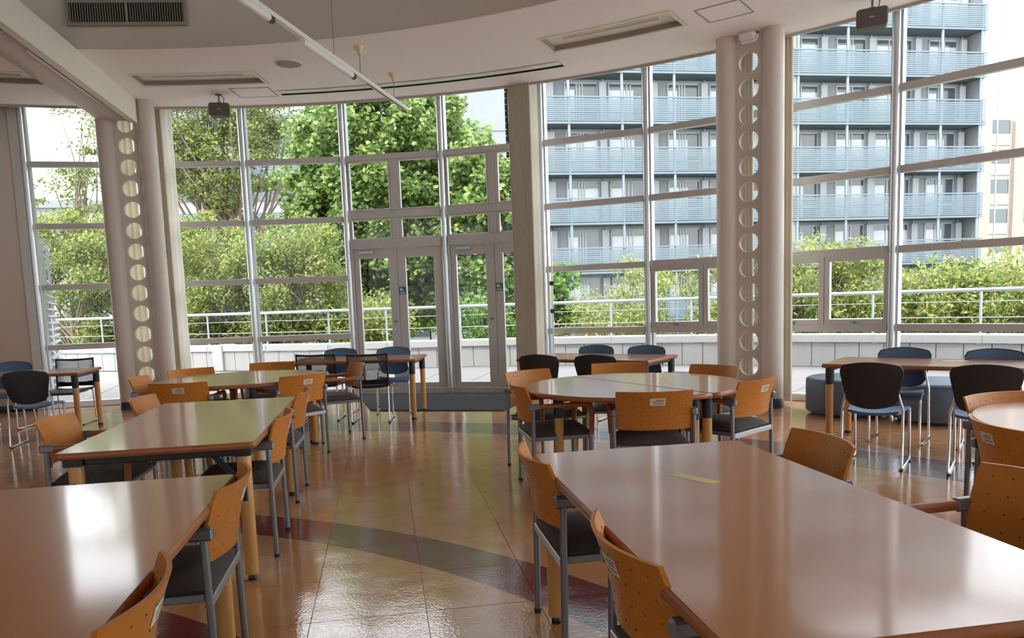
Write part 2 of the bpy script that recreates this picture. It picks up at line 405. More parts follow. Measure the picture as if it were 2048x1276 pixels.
# ---- walls
def arc_wall(name, r0, r1, a0, a1, z0, z1, m, step=2.5, parent=None):
    b = MB(); n = max(1, int(round((a1 - a0) / step)))
    for i in range(n):
        A = a0 + (a1 - a0) * i / n; B = a0 + (a1 - a0) * (i + 1) / n
        p = [pol(r0, A), pol(r0, B), pol(r1, B), pol(r1, A)]
        vv = [(q.x, q.y, z0) for q in p] + [(q.x, q.y, z1) for q in p]
        b.add(vv, [(0,1,2,3), (7,6,5,4), (0,4,5,1), (2,6,7,3)], True)
        if i == 0: b.add(vv, [(3,7,4,0)])
        if i == n - 1: b.add(vv, [(1,5,6,2)])
    return b.build(name, m, parent)
struct(arc_wall('wall_left', RG - 0.07, RG + 0.2, -75, -18.0, 0, UP, M['wall']))
struct(arc_wall('baseboard_left', RG - 0.085, RG - 0.07, -75, -18.0, 0, 0.09, M['navy_base']))
def added_glazed_wall(name, A, B, n, first):  # unseen wall whose glazing is added to brighten the room
    A = Vector(A); B = Vector(B); d = B - A; L = d.length; rz = atan2(d.y, d.x)
    q = MB(); q.box(0, L, 0, .2, 0, .85); q.box(0, L, 0, .2, 4.75, UP)
    for i in range(n + 1):
        x = L * i / n; q.box(max(0, x - .2), min(L, x + .2), 0, .2, .85, 4.75)
    struct(q.build(name, M['wall'], None, A, rz))
    for i in range(n):
        x0 = L * i / n + .2; x1 = L * (i + 1) / n - .2
        w_ = empty('window_%d' % (first + i), A, rz); struct(w_)  # added window, out of view, lets in fill light
        q = MB(); q.bbox(x0, x0 + .06, .06, .14, .85, 4.75); q.bbox(x1 - .06, x1, .06, .14, .85, 4.75); q.bbox(x0 + .06, x1 - .06, .06, .14, .85, .91); q.bbox(x0 + .06, x1 - .06, .06, .14, 4.69, 4.75); q.bbox((x0 + x1) / 2 - .03, (x0 + x1) / 2 + .03, .06, .14, .91, 4.69)
        fr_ = q.build('window_frame', M['frame'], w_)
        q = MB(); q.add([(x0, .1, .85), (x1, .1, .85), (x1, .1, 4.75), (x0, .1, 4.75)], [(0, 1, 2, 3)]); q.build('window_pane', M['frosted_fill'], fr_)
added_glazed_wall('wall_back', (8.6, -6.0, 0), (-16.2, -6.0, 0), 6, 30)  # rear wall out of view, windows added in it for fill light
b = MB(); b.box(8.34, 8.54, -6.0, -1.0, 0, UP); struct(b.build('wall_right', M['wall']))
b = MB(); b.box(-16.2, -16.0, -6.0, 3.4, 0, UP); b.box(-16.2, -14.7, 3.3, 3.5, 0, UP); struct(b.build('wall_side', M['wall']))

# ---- ceiling ring with real openings for lamps and the slot diffuser
RIN, ROUT = 8.87, 11.45
HOLES = [(9.83, 10.32, -6.7, 2.1), (9.83, 10.32, 24.0, 32.8), (9.83, 10.32, -22.2, -13.4), (9.83, 10.32, 39.4, 48.2), (10.82, 10.96, 2.2, 23.4)]
rb = sorted({RIN, ROUT} | {h[0] for h in HOLES} | {h[1] for h in HOLES})
ab = sorted(set(float(x) for x in range(-75, 96, 2)) | {h[2] for h in HOLES} | {h[3] for h in HOLES})
cb = MB()
for i in range(len(rb) - 1):
    for j in range(len(ab) - 1):
        rm = (rb[i] + rb[i+1]) / 2; am = (ab[j] + ab[j+1]) / 2
        if any(h[0] < rm < h[1] and h[2] < am < h[3] for h in HOLES): continue
        p = [pol(rb[i], ab[j], CEIL), pol(rb[i], ab[j+1], CEIL), pol(rb[i+1], ab[j+1], CEIL), pol(rb[i+1], ab[j], CEIL)]
        cb.add(p, [(0, 1, 2, 3)])
struct(cb.build('ceiling', M['ceil']))
struct(arc_wall('trim_1', ROUT, ROUT + 0.035, -75, 95, CEIL - 0.03, CEIL + 0.2, M['frame']))       # edge strip of the soffit
struct(arc_wall('trim_2', ROUT + 0.035, RG + 0.35, -75, 95, CEIL + 0.32, CEIL + 0.36, M['frame']))  # lid of the curtain pocket
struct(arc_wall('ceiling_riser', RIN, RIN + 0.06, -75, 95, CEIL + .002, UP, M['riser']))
b = MB(); pp = [tuple(pol(RG + 0.5, a)[:2]) for a in [-75 + 5 * i for i in range(35)]] + [(8.6, -6.2), (-16.2, -6.2), (-16.2, 3.5)]
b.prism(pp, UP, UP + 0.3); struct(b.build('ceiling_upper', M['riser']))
struct(arc_wall('trim_3', RG + 0.3, RG + 0.5, -75, 95, TOPZ - 0.02, UP, M['conc']))

# ---- curtain wall : one window per bay
Z0, DZ = 0.9256, 0.9046
LEV = [Z0 + DZ * k for k in range(4)]
def glaze(name_i, k, kind):
    A = pol(RG, T0 + TSTEP * k); B = pol(RG, T0 + TSTEP * (k + 1)); d = (B - A); L = d.length
    w = empty(('door_%d' if kind == 'door' else 'window_%d') % name_i, A, atan2(d.y, d.x)); struct(w)
    # local: x along the chord, +y outside
    m = MB()   # mullion at the start of the bay, bright front fin + back box
    m.box(-0.062, 0.062, -0.03, 0.07, 0, TOPZ); m.lathe([(.042, 0), (.042, TOPZ)], 16, (0, -.055, 0), caps=False); m.box(-.02, .02, -.06, -.02, 0, TOPZ)
    m.build('mullion', M['alu'], w)
    def rail(z, h=0.085, d0=-0.04, d1=0.05, x0=0.06, x1=None, nm='transom', mm='frame'):
        q = MB(); q.bbox(x0, (L - 0.06 if x1 is None else x1), d0, d1, z - h/2, z + h/2, b=0.004); return q.build(nm, M[mm], w)
    def pane(x0, x1, z0, z1):
        q = MB(); q.add([(x0, 0.005, z0), (x1, 0.005, z0), (x1, 0.005, z1), (x0, 0.005, z1)], [(0, 1, 2, 3)]); return q.build('pane', M['glass'], w)
    rail(0.045, 0.09, -0.06, 0.08, nm='sill', mm='alu')
    rail(TOPZ - 0.03, 0.06)
    e = 0.03
    if kind == 'win':
        for z in LEV: rail(z)
        zs = [0.09] + LEV + [TOPZ - .06]
        for a, c in zip(zs, zs[1:]): pane(e, L - e, a + .02, c - .02)
    if kind == 'vent':
        for i, z in enumerate(LEV): rail(z, 0.10 if i < 2 else 0.085)
        zs = [0.09] + LEV + [TOPZ - .06]
        for i, (a, c) in enumerate(zip(zs, zs[1:])):
            if i == 1:
                xm = L / 2
                for x0, x1 in ((0.035, xm), (xm, L - 0.035)):
                    fr = MB(); t = 0.065; z0 = a + .037; z1 = c - .037
                    fr.bbox(x0 + .004, x0 + t, -.045, .04, z0, z1); fr.bbox(x1 - t, x1 - .004, -.045, .04, z0, z1)
                    fr.bbox(x0 + t, x1 - t, -.045, .04, z0, z0 + t); fr.bbox(x0 + t, x1 - t, -.045, .04, z1 - t, z1)
                    fo = fr.build('sash', M['frame'], w)
                    q = MB(); q.add([(x0 + t, 0.0, z0 + t), (x1 - t, 0.0, z0 + t), (x1 - t, 0.0, z1 - t), (x0 + t, 0.0, z1 - t)], [(0,1,2,3)]); q.build('sash_pane', M['glass'], fo)
                    hh = MB(); xc = (x0 + x1) / 2
                    hh.bbox(xc - .02, xc + .02, -.075, -.045, z0 + .01, z0 + .05); hh.bbox(xc - .05, xc + .03, -.09, -.075, z0 + .03, z0 + .045)
                    hh.build('catch', M['steel'], fo)
            else: pane(e, L - e, a + .02, c - .02)
    if kind == 'door':
        rail(LEV[3], 0.085); rail(2.78, 0.11); rail(2.33, 0.13, -0.06, 0.06)
        xm = L / 2
        for (z0, z1) in ((2.395, 2.725), (2.835, LEV[3] - .04)):
            fr = MB(); fr.bbox(xm - .055, xm + .055, -.035, .04, z0, z1); fr.build('stile', M['frame'], w)
            for x0, x1 in ((0.035, xm - .055), (xm + .055, L - .035)):
                fr = MB(); t = 0.03
                fr.bbox(x0, x0 + t * 1.6, -.03, .03, z0, z1); fr.bbox(x1 - t, x1, -.03, .03, z0, z1)
                fr.bbox(x0 + t * 1.6, x1 - t, -.03, .03, z0, z0 + t); fr.bbox(x0 + t * 1.6, x1 - t, -.03, .03, z1 - t, z1)
                fo = fr.build('fanlight_frame', M['frame'], w)
                q = MB(); q.add([(x0 + t, 0, z0 + t), (x1 - t, 0, z0 + t), (x1 - t, 0, z1 - t), (x0 + t, 0, z1 - t)], [(0,1,2,3)]); q.build('fanlight_pane', M['glass'], fo)
        pane(e, L - e, LEV[3] + .03, TOPZ - .07)
        jb = MB(); jb.bbox(.035, .075, -.05, .05, .0, 2.265); jb.build('jamb', M['frame'], w)
        jb = MB(); jb.bbox(L - .075, L - .035, -.05, .05, .0, 2.265); jb.build('jamb', M['frame'], w)
        for s_, (x0, x1) in enumerate(((0.08, xm - .003), (xm + .003, L - .08))):
            st0, st1 = (0.085, 0.135) if s_ == 0 else (0.125, 0.12)
            fr = MB(); z0, z1 = 0.03, 2.255
            fr.bbox(x0, x0 + st0, -.03, .03, z0, z1); fr.bbox(x1 - st1, x1, -.03, .03, z0, z1)
            fr.bbox(x0 + st0, x1 - st1, -.03, .03, z0, z0 + .14); fr.bbox(x0 + st0, x1 - st1, -.03, .03, z1 - .14, z1)
            lf = fr.build('door_leaf', M['frame'], w)
            q = MB(); q.add([(x0 + st0, 0, z0 + .14), (x1 - st1, 0, z0 + .14), (x1 - st1, 0, z1 - .14), (x0 + st0, 0, z1 - .14)], [(0,1,2,3)]); q.build('door_pane', M['glass'], lf)
            if s_ == 0:
                hd = MB(); xc = x1 - .065
                hd.tube([(xc, -.03, 1.0), (xc, -.075, 1.0), (xc - .015, -.085, 1.0), (xc - .13, -.085, 1.0)], .011, 8)
                hd.lathe([(.026, 0), (.026, .006)], 14, (0, 0, 0)); n0 = len(hd.v) - 14 * 4
                hd.build('door_handle', M['chrome'], lf)
                lk = MB(); lk.tube([(xc, -.03, 1.13), (xc, -.042, 1.13)], .026, 14); lk.build('lock', M['steel'], lf)
                cl = MB(); cl.bbox(x0 + .10, x0 + .33, -.09, -.03, z1 - .075, z1 - .02, b=.006)
                cl.beam((x0 + .10, -.06, z1 + .01), (x0 + .42, -.05, z1 + .03), .02, .012); cl.build('door_closer', M['steel_lt'], lf)
            else:
                xc = x0 + .06
                sg = MB(); sg.box(xc - .055, xc + .055, -.036, -.03, 1.545, 1.665); so = sg.build('door_sign', M['sign_blue'], lf)
                pr = MB(); pr.box(xc - .038, xc + .002, -.0385, -.036, 1.60, 1.64); pr.box(xc + .01, xc + .03, -.0385, -.036, 1.598, 1.61); pr.box(xc - .042, xc + .042, -.0385, -.036, 1.56, 1.575)
                po = pr.build('door_sign_print', M['white'], lf)
    return w
kinds = {3: 'door', 4: 'door', 6: 'vent', 7: 'vent'}
nw = nd = 0
for k in range(0, 15):
    kd = kinds.get(k, 'win')
    if kd == 'door': nd += 1; glaze(nd, k, kd)
    else: nw += 1; glaze(nw, k, kd)
# floor guide box at the foot of the post between the doors
b = MB(); b.bbox(-.045, .045, -.10, -.075, 0, .09); o = struct(b.build('trim_4', M['alu'])); o.location = pol(RG, T0 + TSTEP * 4); o.rotation_euler[2] = -radians(T0 + TSTEP * 4)
# wall end frame at the first mullion
b = MB(); b.box(-.12, .0, -.09, .1, 0, TOPZ); o = struct(b.build('trim_5', M['frame'])); o.location = pol(RG, T0 - .15); o.rotation_euler[2] = -radians(T0)

# ---- paired columns with a perforated web
def column_unit(th, label):
    c = pol(11.13, th); w = empty('paired_column', (c.x, c.y, 0), -radians(th))
    tag(w, label, 'column', 'paired columns by the glass')
    half = 0.275; rr = 0.125
    for s_ in (-1, 1):
        q = MB(); q.lathe([(rr, 0), (rr, CEIL)], 40, (s_ * half, 0, 0), caps=False); co = q.build('round_column', M['column'], w)
        q = MB(); q.lathe([(rr + .006, 0.0), (rr + .006, .11), (rr, .115)], 40, (s_ * half, 0, 0), caps=False); q.build('column_base', M['navy_base'], co)
    # web with round holes
    q = MB(); W = half - .09; zc = [0.202 + .298 * i for i in range(15)]; R_ = .117; N = 32; P = .298 / 2
    for y in (-.028, .028):
        for z in zc:
            ring = [(R_ * cos(2*pi*k/N), y, z + R_ * sin(2*pi*k/N)) for k in range(N)]
            ring = [(x, yy, min(zz, CEIL)) for x, yy, zz in ring]
            sq = []
            for k in range(N):
                ca, sa_ = cos(2*pi*k/N), sin(2*pi*k/N); m_ = min(W / abs(ca) if abs(ca) > 1e-6 else 9, P / abs(sa_) if abs(sa_) > 1e-6 else 9)
                sq.append((ca * m_, y, min(max(0, z + sa_ * m_), CEIL)))
            fs = [(k, (k+1) % N, N + (k+1) % N, N + k) for k in range(N)]
            if y > 0: fs = [f[::-1] for f in fs]
            q.add(ring + sq, fs)
    for y in (-.028, .028):
        for z in zc:
            for sx in (-1, 1):
                for sz in (-1, 1):
                    best = [k for k in range(N) if cos(2*pi*k/N) * sx > 0 and sin(2*pi*k/N) * sz > 0]
                    ks = [(k, W / abs(cos(2*pi*k/N)) < P / abs(sin(2*pi*k/N))) for k in best]
                    a = [k for k, t in ks if t]; c_ = [k for k, t in ks if not t]
                    def edge(k):
                        ca, sa_ = cos(2*pi*k/N), sin(2*pi*k/N); m_ = min(W / abs(ca), P / abs(sa_)); return (ca * m_, y, min(max(0, z + sa_ * m_), CEIL))
                    if a and c_:
                        ka = max(a, key=lambda k: abs(sin(2*pi*k/N))); kc = min(c_, key=lambda k: abs(sin(2*pi*k/N)))
                        q.add([edge(ka), (sx * W, y, min(max(0, z + sz * P), CEIL)), edge(kc)], [(0, 1, 2)])
    for z in zc:
        ra = [(R_ * cos(2*pi*k/N), -.028, min(z + R_ * sin(2*pi*k/N), CEIL)) for k in range(N)]; rb_ = [(x, .028, zz) for x, _, zz in ra]
        q.add(ra + rb_, [(k, N + k, N + (k+1) % N, (k+1) % N) for k in range(N)], True)
    q.build('perforated_web', M['column'], w)
    return w
colL = column_unit(-9.55, 'beige twin column with a row of round holes, standing below the ceiling beam')
colR = column_unit(35.45, 'beige twin column with a row of round holes, standing beside the blue ottomans')
b = MB(); b.bbox(-.10, .10, -.05, .05, CEIL - .10, CEIL - .0, b=.03)
c = pol(11.03, 35.5); o = b.build('sensor_box', M['white'], None, (c.x, c.y, 0), -radians(35.5)); tag(o, 'small white box fixed to the ceiling above the twin column', 'ceiling box')

# ---- ceiling beam with partition track running in from the left column
beam = empty('ceiling_beam', (0, 0, 0)); struct(beam)
Ld = pol(1, -9.55) - pol(0, -9.55); Ld.normalize(); Lx = Vector((Ld.y, -Ld.x, 0))   # Lx to the right
org = pol(0, -9.55)
def beam_prof(name, prof, r0, r1, m, smooth=False):
    q = MB(); n = len(prof)
    P0 = [org + Ld * r0 + Lx * a + Vector((0, 0, z)) for a, z in prof]; P1 = [org + Ld * r1 + Lx * a + Vector((0, 0, z)) for a, z in prof]
    q.add(P0 + P1, [(i, (i+1) % n, n + (i+1) % n, n + i) for i in range(n)], smooth); q.add(P0, [tuple(range(n))[::-1]]); q.add(P1, [tuple(range(n))])
    return q.build(name, m, beam)
cyl = [(-.20 + .32 * cos(radians(a)), CEIL + .29 * sin(radians(a))) for a in range(180, 271, 9)]
beam_prof('round_soffit', [(-.52, CEIL + .01)] + cyl + [(.10, CEIL - .29), (.10, CEIL + .01)], 1.0, 11.05, M['column'], True)
beam_prof('track_fascia', [(.11, CEIL - .33), (.20, CEIL - .33), (.20, CEIL + .008), (.11, CEIL + .008)], 1.0, 11.0, M['lampframe'])
beam_prof('track_slot', [(.100, CEIL - .325), (.114, CEIL - .325), (.114, CEIL - .29), (.100, CEIL - .29)], 1.0, 11.0, M['dark'])
for (r0, r1) in ((3.6, 7.4), (8.0, 10.1)):
    beam_prof('lamp_strip', [(.02, CEIL - .305), (.05, CEIL - .305), (.05, CEIL - .285), (.02, CEIL - .285)], r0, r1, M['white'])

# ---- curtains (gathered stacks)
def curtain(name, a0, a1, label, m, r=11.62, depth=.10, folds=10, z0=.03, z1=4.6):
    q = MB(); n = folds * 4; P0 = []
    for i in range(n + 1):
        a = a0 + (a1 - a0) * i / n; P0.append(pol(r + depth * .5 * sin(2 * pi * i / 4), a))
    vv = [(p.x, p.y, z0) for p in P0] + [(p.x, p.y, z1) for p in P0]
    q.add(vv, [(i, i + 1, n + 2 + i, n + 1 + i) for i in range(n)], True)
    return tag(q.build(name, m), label, 'curtain')
curtain('gathered_curtain', 18.35, 20.0, 'beige ribbed curtain gathered beside the right hand glass door', M['curtain'], r=11.50, folds=14, depth=.16)
curtain('curtain_lining', 19.98, 20.55, 'pale curtain edge hanging beside the beige ribbed curtain', M['curtain_lt'], r=11.46, folds=2, depth=.02)
curtain('gathered_curtain', -8.25, -7.6, 'narrow beige ribbed curtain beside the twin column under the beam', M['curtain'], r=11.52, folds=6, depth=.12)
curtain('curtain_lining', -7.62, -6.85, 'pale flat curtain edge next to the column under the beam', M['curtain_lt'], r=11.50, folds=2, depth=.04)
curtain('gathered_curtain', 36.1, 37.45, 'beige ribbed curtain hanging between the twin column and the blue ottomans', M['curtain'], r=11.52, folds=6, depth=.12)
curtain('gathered_curtain', 33.2, 35.02, 'beige curtain seen through the holes of the column beside the ottomans', M['curtain'], r=11.55, folds=9, depth=.10)
curtain('gathered_curtain', -11.8, -9.75, 'cream curtain seen through the holes of the column under the beam', M['curtain_cream'], r=11.55, folds=5, depth=.06)

# ---- door mat
a0, a1 = 5.6, 19.6
q = MB(); n = 14
ri, ro_ = 9.75, 11.62
pts = [tuple(pol(ro_, a0 + (a1 - a0) * i / n)[:2]) for i in range(n + 1)]
pi_ = at_z(742, 822, 0); pj_ = at_z(1008, 822, 0)
pts = pts[::-1] + [(pi_.x, pi_.y), (pj_.x, pj_.y)]
q.prism(pts, 0.0, 0.012)
tag(q.build('door_mat', M['mat']), 'dark grey ribbed door mat on the floor before the glass doors', 'mat')

# ================================================================== CEILING FITTINGS
def troffer(h, label):
    r0, r1, a0, a1 = h; c = pol((r0 + r1) / 2, (a0 + a1) / 2); w = empty('recessed_lamp', (c.x, c.y, CEIL))
    tag(w, label, 'ceiling lamp', 'recessed ceiling lamps')
    def P(r, a, z): p = pol(r, a); return (p.x - c.x, p.y - c.y, z)
    n = 8; A = [a0 + (a1 - a0) * i / n for i in range(n + 1)]
    q = MB(); D = .055                                   # back of the recess
    q.add([P(r0, a, D) for a in A] + [P(r1, a, D) for a in A], [(i, i+1, n+2+i, n+1+i) for i in range(n)]); q.build('reflector', M['lampbox'], w)
    q = MB()
    for r in (r0, r1): q.add([P(r, a, -.002) for a in A] + [P(r, a, D) for a in A], [(i, i+1, n+2+i, n+1+i) for i in range(n)])
    for a in (a0, a1): q.add([P(r0, a, -.002), P(r1, a, -.002), P(r1, a, D), P(r0, a, D)], [(0,1,2,3)])
    q.build('recess_side', M['lampside'], w)
    q = MB(); t = .035; da = math.degrees(t / r0)       # frame strip below the ceiling
    def strip(ra, rb_, AA):
        m_ = len(AA) - 1
        lo = [P(ra, a, -.012) for a in AA] + [P(rb_, a, -.012) for a in AA]; hi = [P(ra, a, 0.001) for a in AA] + [P(rb_, a, .001) for a in AA]
        q.add(lo, [(i, i+1, m_+2+i, m_+1+i) for i in range(m_)])
        for k in (0, m_ + 1): q.add(lo[k:k + m_ + 1] + hi[k:k + m_ + 1], [(i, i+1, m_+2+i, m_+1+i) for i in range(m_)])
    strip(r0 - t, r0, A); strip(r1, r1 + t, A); strip(r0 - t, r1 + t, [a0 - da, a0]); strip(r0 - t, r1 + t, [a1, a1 + da])
    q.build('frame', M['lampframe'], w)
    q = MB(); rm = (r0 + r1) / 2
    q.tube([P(rm, a, .035) for a in A[1:-1]], .012, 8); q.build('lamp_tube', M['white'], w)
    return w
troffer(HOLES[0], 'unlit recessed ceiling lamp beside the round ceiling disc')
troffer(HOLES[1], 'unlit recessed ceiling lamp near the twin column by the ottomans')
troffer(HOLES[2], 'unlit recessed ceiling lamp beyond the ceiling beam')
troffer(HOLES[3], 'unlit recessed ceiling lamp above the ottomans, past the ceiling hatch')
h = HOLES[4]; c = pol((h[0] + h[1]) / 2, (h[2] + h[3]) / 2)
w = empty('slot_diffuser', (c.x, c.y, CEIL)); tag(w, 'long narrow air slot in the ceiling along the windows', 'air vent')
n = 24; A = [h[2] + (h[3] - h[2]) * i / n for i in range(n + 1)]
def P(r, a, z): p = pol(r, a); return (p.x - c.x, p.y - c.y, z)
q = MB()
for r in (h[0], h[1]): q.add([P(r, a, -.004) for a in A] + [P(r, a, .15) for a in A], [(i, i+1, n+2+i, n+1+i) for i in range(n)])
q.add([P(h[0], a, .15) for a in A] + [P(h[1], a, .15) for a in A], [(i, i+1, n+2+i, n+1+i) for i in range(n)])
for a in (A[0], A[-1]): q.add([P(h[0], a, -.004), P(h[1], a, -.004), P(h[1], a, .15), P(h[0], a, .15)], [(0,1,2,3)])
q.build('slot_box', M['dark'], w)
q = MB()
for ra, rb_ in ((h[0] - .10, h[0] + .045), (h[1] - .012, h[1] + .02)):
    q.add([P(ra, a, -.008) for a in A] + [P(rb_, a, -.008) for a in A], [(i, i+1, n+2+i, n+1+i) for i in range(n)])
q.add([P(h[0] + .05, a, -.004) for a in A] + [P(h[0] + .075, a, .02) for a in A], [(i, i+1, n+2+i, n+1+i) for i in range(n)])
q.build('slot_frame', M['lampbox'], w)

c = at_z(577, 126, CEIL)
w = empty('ceiling_disc', (c.x, c.y, CEIL)); tag(w, 'round flat ceiling disc between the lamp and the hanging rail', 'ceiling speaker')
q = MB(); q.lathe([(.001, -.016), (.10, -.016), (.14, -.012), (.15, 0)], 32, caps=False); q.build('disc', M['grille'], w)
q = MB(); q.lathe([(.15, -.014), (.165, -.012), (.168, 0)], 32, caps=False); q.build('rim', M['lampframe'], w)

def hatch(r0, r1, a0, a1, label):
    c = pol((r0 + r1) / 2, (a0 + a1) / 2); w = empty('ceiling_hatch', (c.x, c.y, CEIL), -radians((a0 + a1) / 2)); tag(w, label, 'hatch', 'ceiling hatches')
    L = radians(a1 - a0) * (r0 + r1) / 2 / 2; D = (r1 - r0) / 2; t = .014
    q = MB(); q.box(-L, L, -D, -D + t, -.006, 0); q.box(-L, L, D - t, D, -.006, 0); q.box(-L, -L + t, -D + t, D - t, -.006, 0); q.box(L - t, L, -D + t, D - t, -.006, 0)
    q.build('hatch_frame', M['grille'], w)
    q = MB(); q.box(-L + t + .003, L - t - .003, -D + t + .003, D - t - .003, -.003, -.0005); q.build('hatch_lid', M['ceil'], w)
hatch(10.53, 11.0, -1.0, 1.9, 'square ceiling hatch beside the hanging loudspeaker over the round table')
hatch(9.98, 10.45, 34.2, 37.0, 'square ceiling hatch near the twin column by the ottomans')

# vent grille on the curved riser
c = pol(RIN - .05, -4.35, 4.775)
w = empty('vent_grille', c, radians(4.35)); tag(w, 'dark rectangular air grille high on the curved riser', 'air vent')
W, H = .625, .105
q = MB(); q.box(-W, W, -.012, .03, -H, H); q.build('grille_back', M['dark'], w)
q = MB()
for x0, x1, z0, z1 in ((-W-.03, W+.03, H, H+.035), (-W-.03, W+.03, -H-.035, -H), (-W-.03, -W, -H, H), (W, W+.03, -H, H), (-.012, .012, -H, H)): q.box(x0, x1, -.035, 0, z0, z1)
q.build('grille_frame', M['grille'], w)
fm = MB(); fm.box(-.003, .003, -.03, -.012, -H, H); fmesh = fm.mesh('fin'); fmesh.materials.append(M['grille'])
for i in range(46):
    x = -W + .0135 + i * (2 * W - .027) / 45
    if abs(x) > .016: obj('fin', fmesh, None, w, (x, 0, 0))

def speaker(px, py, wd_, ht, label, yaw):
    top = at_z(px, py, CEIL)
    w = empty('hanging_speaker', (top.x, top.y, CEIL), yaw); tag(w, label, 'speaker', 'hanging loudspeakers')
    q = MB(); q.lathe([(.05, 0), (.05, -.012), (.018, -.02)], 20, caps=True); q.tube([(0, 0, -.015), (0, 0, -.12)], .012, 8); q.bbox(-.03, .03, -.012, .012, -.14, -.10); q.build('bracket', M['steel'], w)
    q = MB(); q.tube([(.03, 0, -.01), (.07, -.01, -.05), (.06, -.02, -.11), (.10, 0, -.13)], .005, 6); q.build('cable', M['black'], w)
    q = MB(); a = wd_ / 2; z1 = -.13; z0 = z1 - ht; rd = .035; pr = []
    for cx_, cz, s0 in ((a - rd, z1 - rd, 0), (-a + rd, z1 - rd, 90), (-a + rd, z0 + rd, 180), (a - rd, z0 + rd, 270)):
        for t in range(0, 91, 18): pr.append((cx_ + rd * cos(radians(s0 + t)), cz + rd * sin(radians(s0 + t))))
    m_ = len(pr); vv = []
    for y, sc in ((-.10, .93), (-.085, 1.0), (.07, .96), (.09, .85)):
        zc = (z0 + z1) / 2
        vv += [(x * sc, y, zc + (z - zc) * sc) for x, z in pr]
    fs = [tuple(range(m_))[::-1], tuple(range(3*m_, 4*m_))]
    for i in range(3): fs += [(i*m_+k, i*m_+(k+1) % m_, (i+1)*m_+(k+1) % m_, (i+1)*m_+k) for k in range(m_)]
    q.add(vv, fs); q.build('cabinet', M['speaker'], w)
    q = MB(); q.box(-.025, .025, -.104, -.10, (z0+z1)/2 - .006, (z0+z1)/2 + .006); q.build('badge', M['steel_lt'], w)
speaker(437, 189, .28, .18, 'small dark loudspeaker hanging from the ceiling near the beam', radians(16))
speaker(1745, -6, .30, .19, 'small dark loudspeaker hanging from the ceiling above the ottomans', radians(-26))

# suspended rail with two slim lamps
TH = 11.8; d0 = pol(0, TH); dr = pol(1, TH) - d0
w = empty('suspended_rail', (d0.x, d0.y, 0), -radians(TH)); tag(w, 'slim white rail hung below the ceiling on thin rods', 'rail')
RZ = 4.055
q = MB(); q.bbox(-.032, .032, 2.0, 10.82, RZ - .02, RZ + .025, b=.006); q.build('rail', M['white'], w)
q = MB(); q.box(-.004, .006, 9.4, 10.75, RZ - .0225, RZ - .02); q.build('rail_slot', M['dark'], w)
for (y0, y1) in ((7.75, 8.95), (4.4, 7.1)):
    q = MB(); q.tube([(0, y0, RZ - .045), (0, y1, RZ - .045)], .034, 12); lo = q.build('slim_lamp', M['white'], w)
    q = MB(); q.tube([(0, y1, RZ - .045), (0, y1 + .07, RZ - .045)], .035, 12); q.build('lamp_cap', M['black'], lo)
for y in (9.22, 10.34):
    q = MB(); q.lathe([(.062, 0), (.058, -.02), (.03, -.05), (.018, -.075), (.018, -.085)], 20, (0, y, CEIL), caps=False); q.build('rod_cup', M['cream'], w)
    q = MB(); q.tube([(0, y, CEIL - .08), (0, y, RZ + .02)], .004, 6); q.build('rod', M['steel'], w)
for y in (8.5, 6.2, 3.6):
    q = MB(); q.tube([(0, y, UP), (0, y, RZ + .02)], .003, 6); q.build('rod', M['steel'], w)

# window pole hooked beside the curtain
p = pol(11.62, 20.95); w = empty('window_pole', (p.x, p.y, 0)); tag(w, 'slim window pole with yellow grip hooked beside the beige curtain', 'pole')
q = MB(); q.tube([(0, 0, 0.03), (.01, .01, 2.35)], .011, 8); q.build('shaft', M['alu'], w)
q = MB(); q.tube([(-.045, 0, 1.35), (-.045, 0, 2.0)], .012, 8); q.build('grip', M['cream'], w)
for z in (1.62, 1.22): q = MB(); q.bbox(-.03, .03, -.03, .03, z - .03, z + .03, b=.008); q.build('clip', M['black'], w)

# ================================================================== FURNITURE
TZ = 0.74
def sticker_parts(w, cx, cy, z, sx, sy, rz, m='yellow', mi='yellow_ink'):
    R_ = Matrix.Translation((cx, cy, z)) @ Matrix.Rotation(rz, 4, 'Z')
    q = MB(); q.box(-sx/2, sx/2, -sy/2, sy/2, 0, .0006, R_); so = q.build('label_sticker', M[m], w)
    q = MB(); t = .003
    q.box(-sx/2, sx/2, -sy/2, -sy/2 + t, .0006, .001, R_); q.box(-sx/2, sx/2, sy/2 - t, sy/2, .0006, .001, R_)
    q.box(-sx/2, -sx/2 + t, -sy/2, sy/2, .0006, .001, R_); q.box(sx/2 - t, sx/2, -sy/2, sy/2, .0006, .001, R_)
    rs = random.Random(3)
    for row in (-.25, .2):
        x = -sx * .42
        while x < sx * .4:
            wd_ = rs.uniform(.006, .014); q.box(x, x + wd_, sy * row - .008, sy * row + .008, .0006, .001, R_); x += wd_ + rs.uniform(.003, .006)
    q.build('sticker_print', M[mi], so)
def top_slab(outline, z0, z1, b=.008):
    # slab with rounded-over rim : rings scaled inwards
    n = len(outline); cx = sum(p[0] for p in outline) / n; cy = sum(p[1] for p in outline) / n
    def off(d):
        res = []
        for i in range(n):
            a = Vector(outline[i - 1]); p = Vector(outline[i]); c_ = Vector(outline[(i + 1) % n])
            n1 = (p - a).normalized(); n2 = (c_ - p).normalized(); nn = Vector((-(n1.y + n2.y), n1.x + n2.x)); 
            if nn.length < 1e-6: nn = Vector((-n1.y, n1.x))
            nn.normalize(); k = d / max(.4, nn.dot(Vector((-n1.y, n1.x)))); res.append((p.x + nn.x * k, p.y + nn.y * k))
        return res
    return off
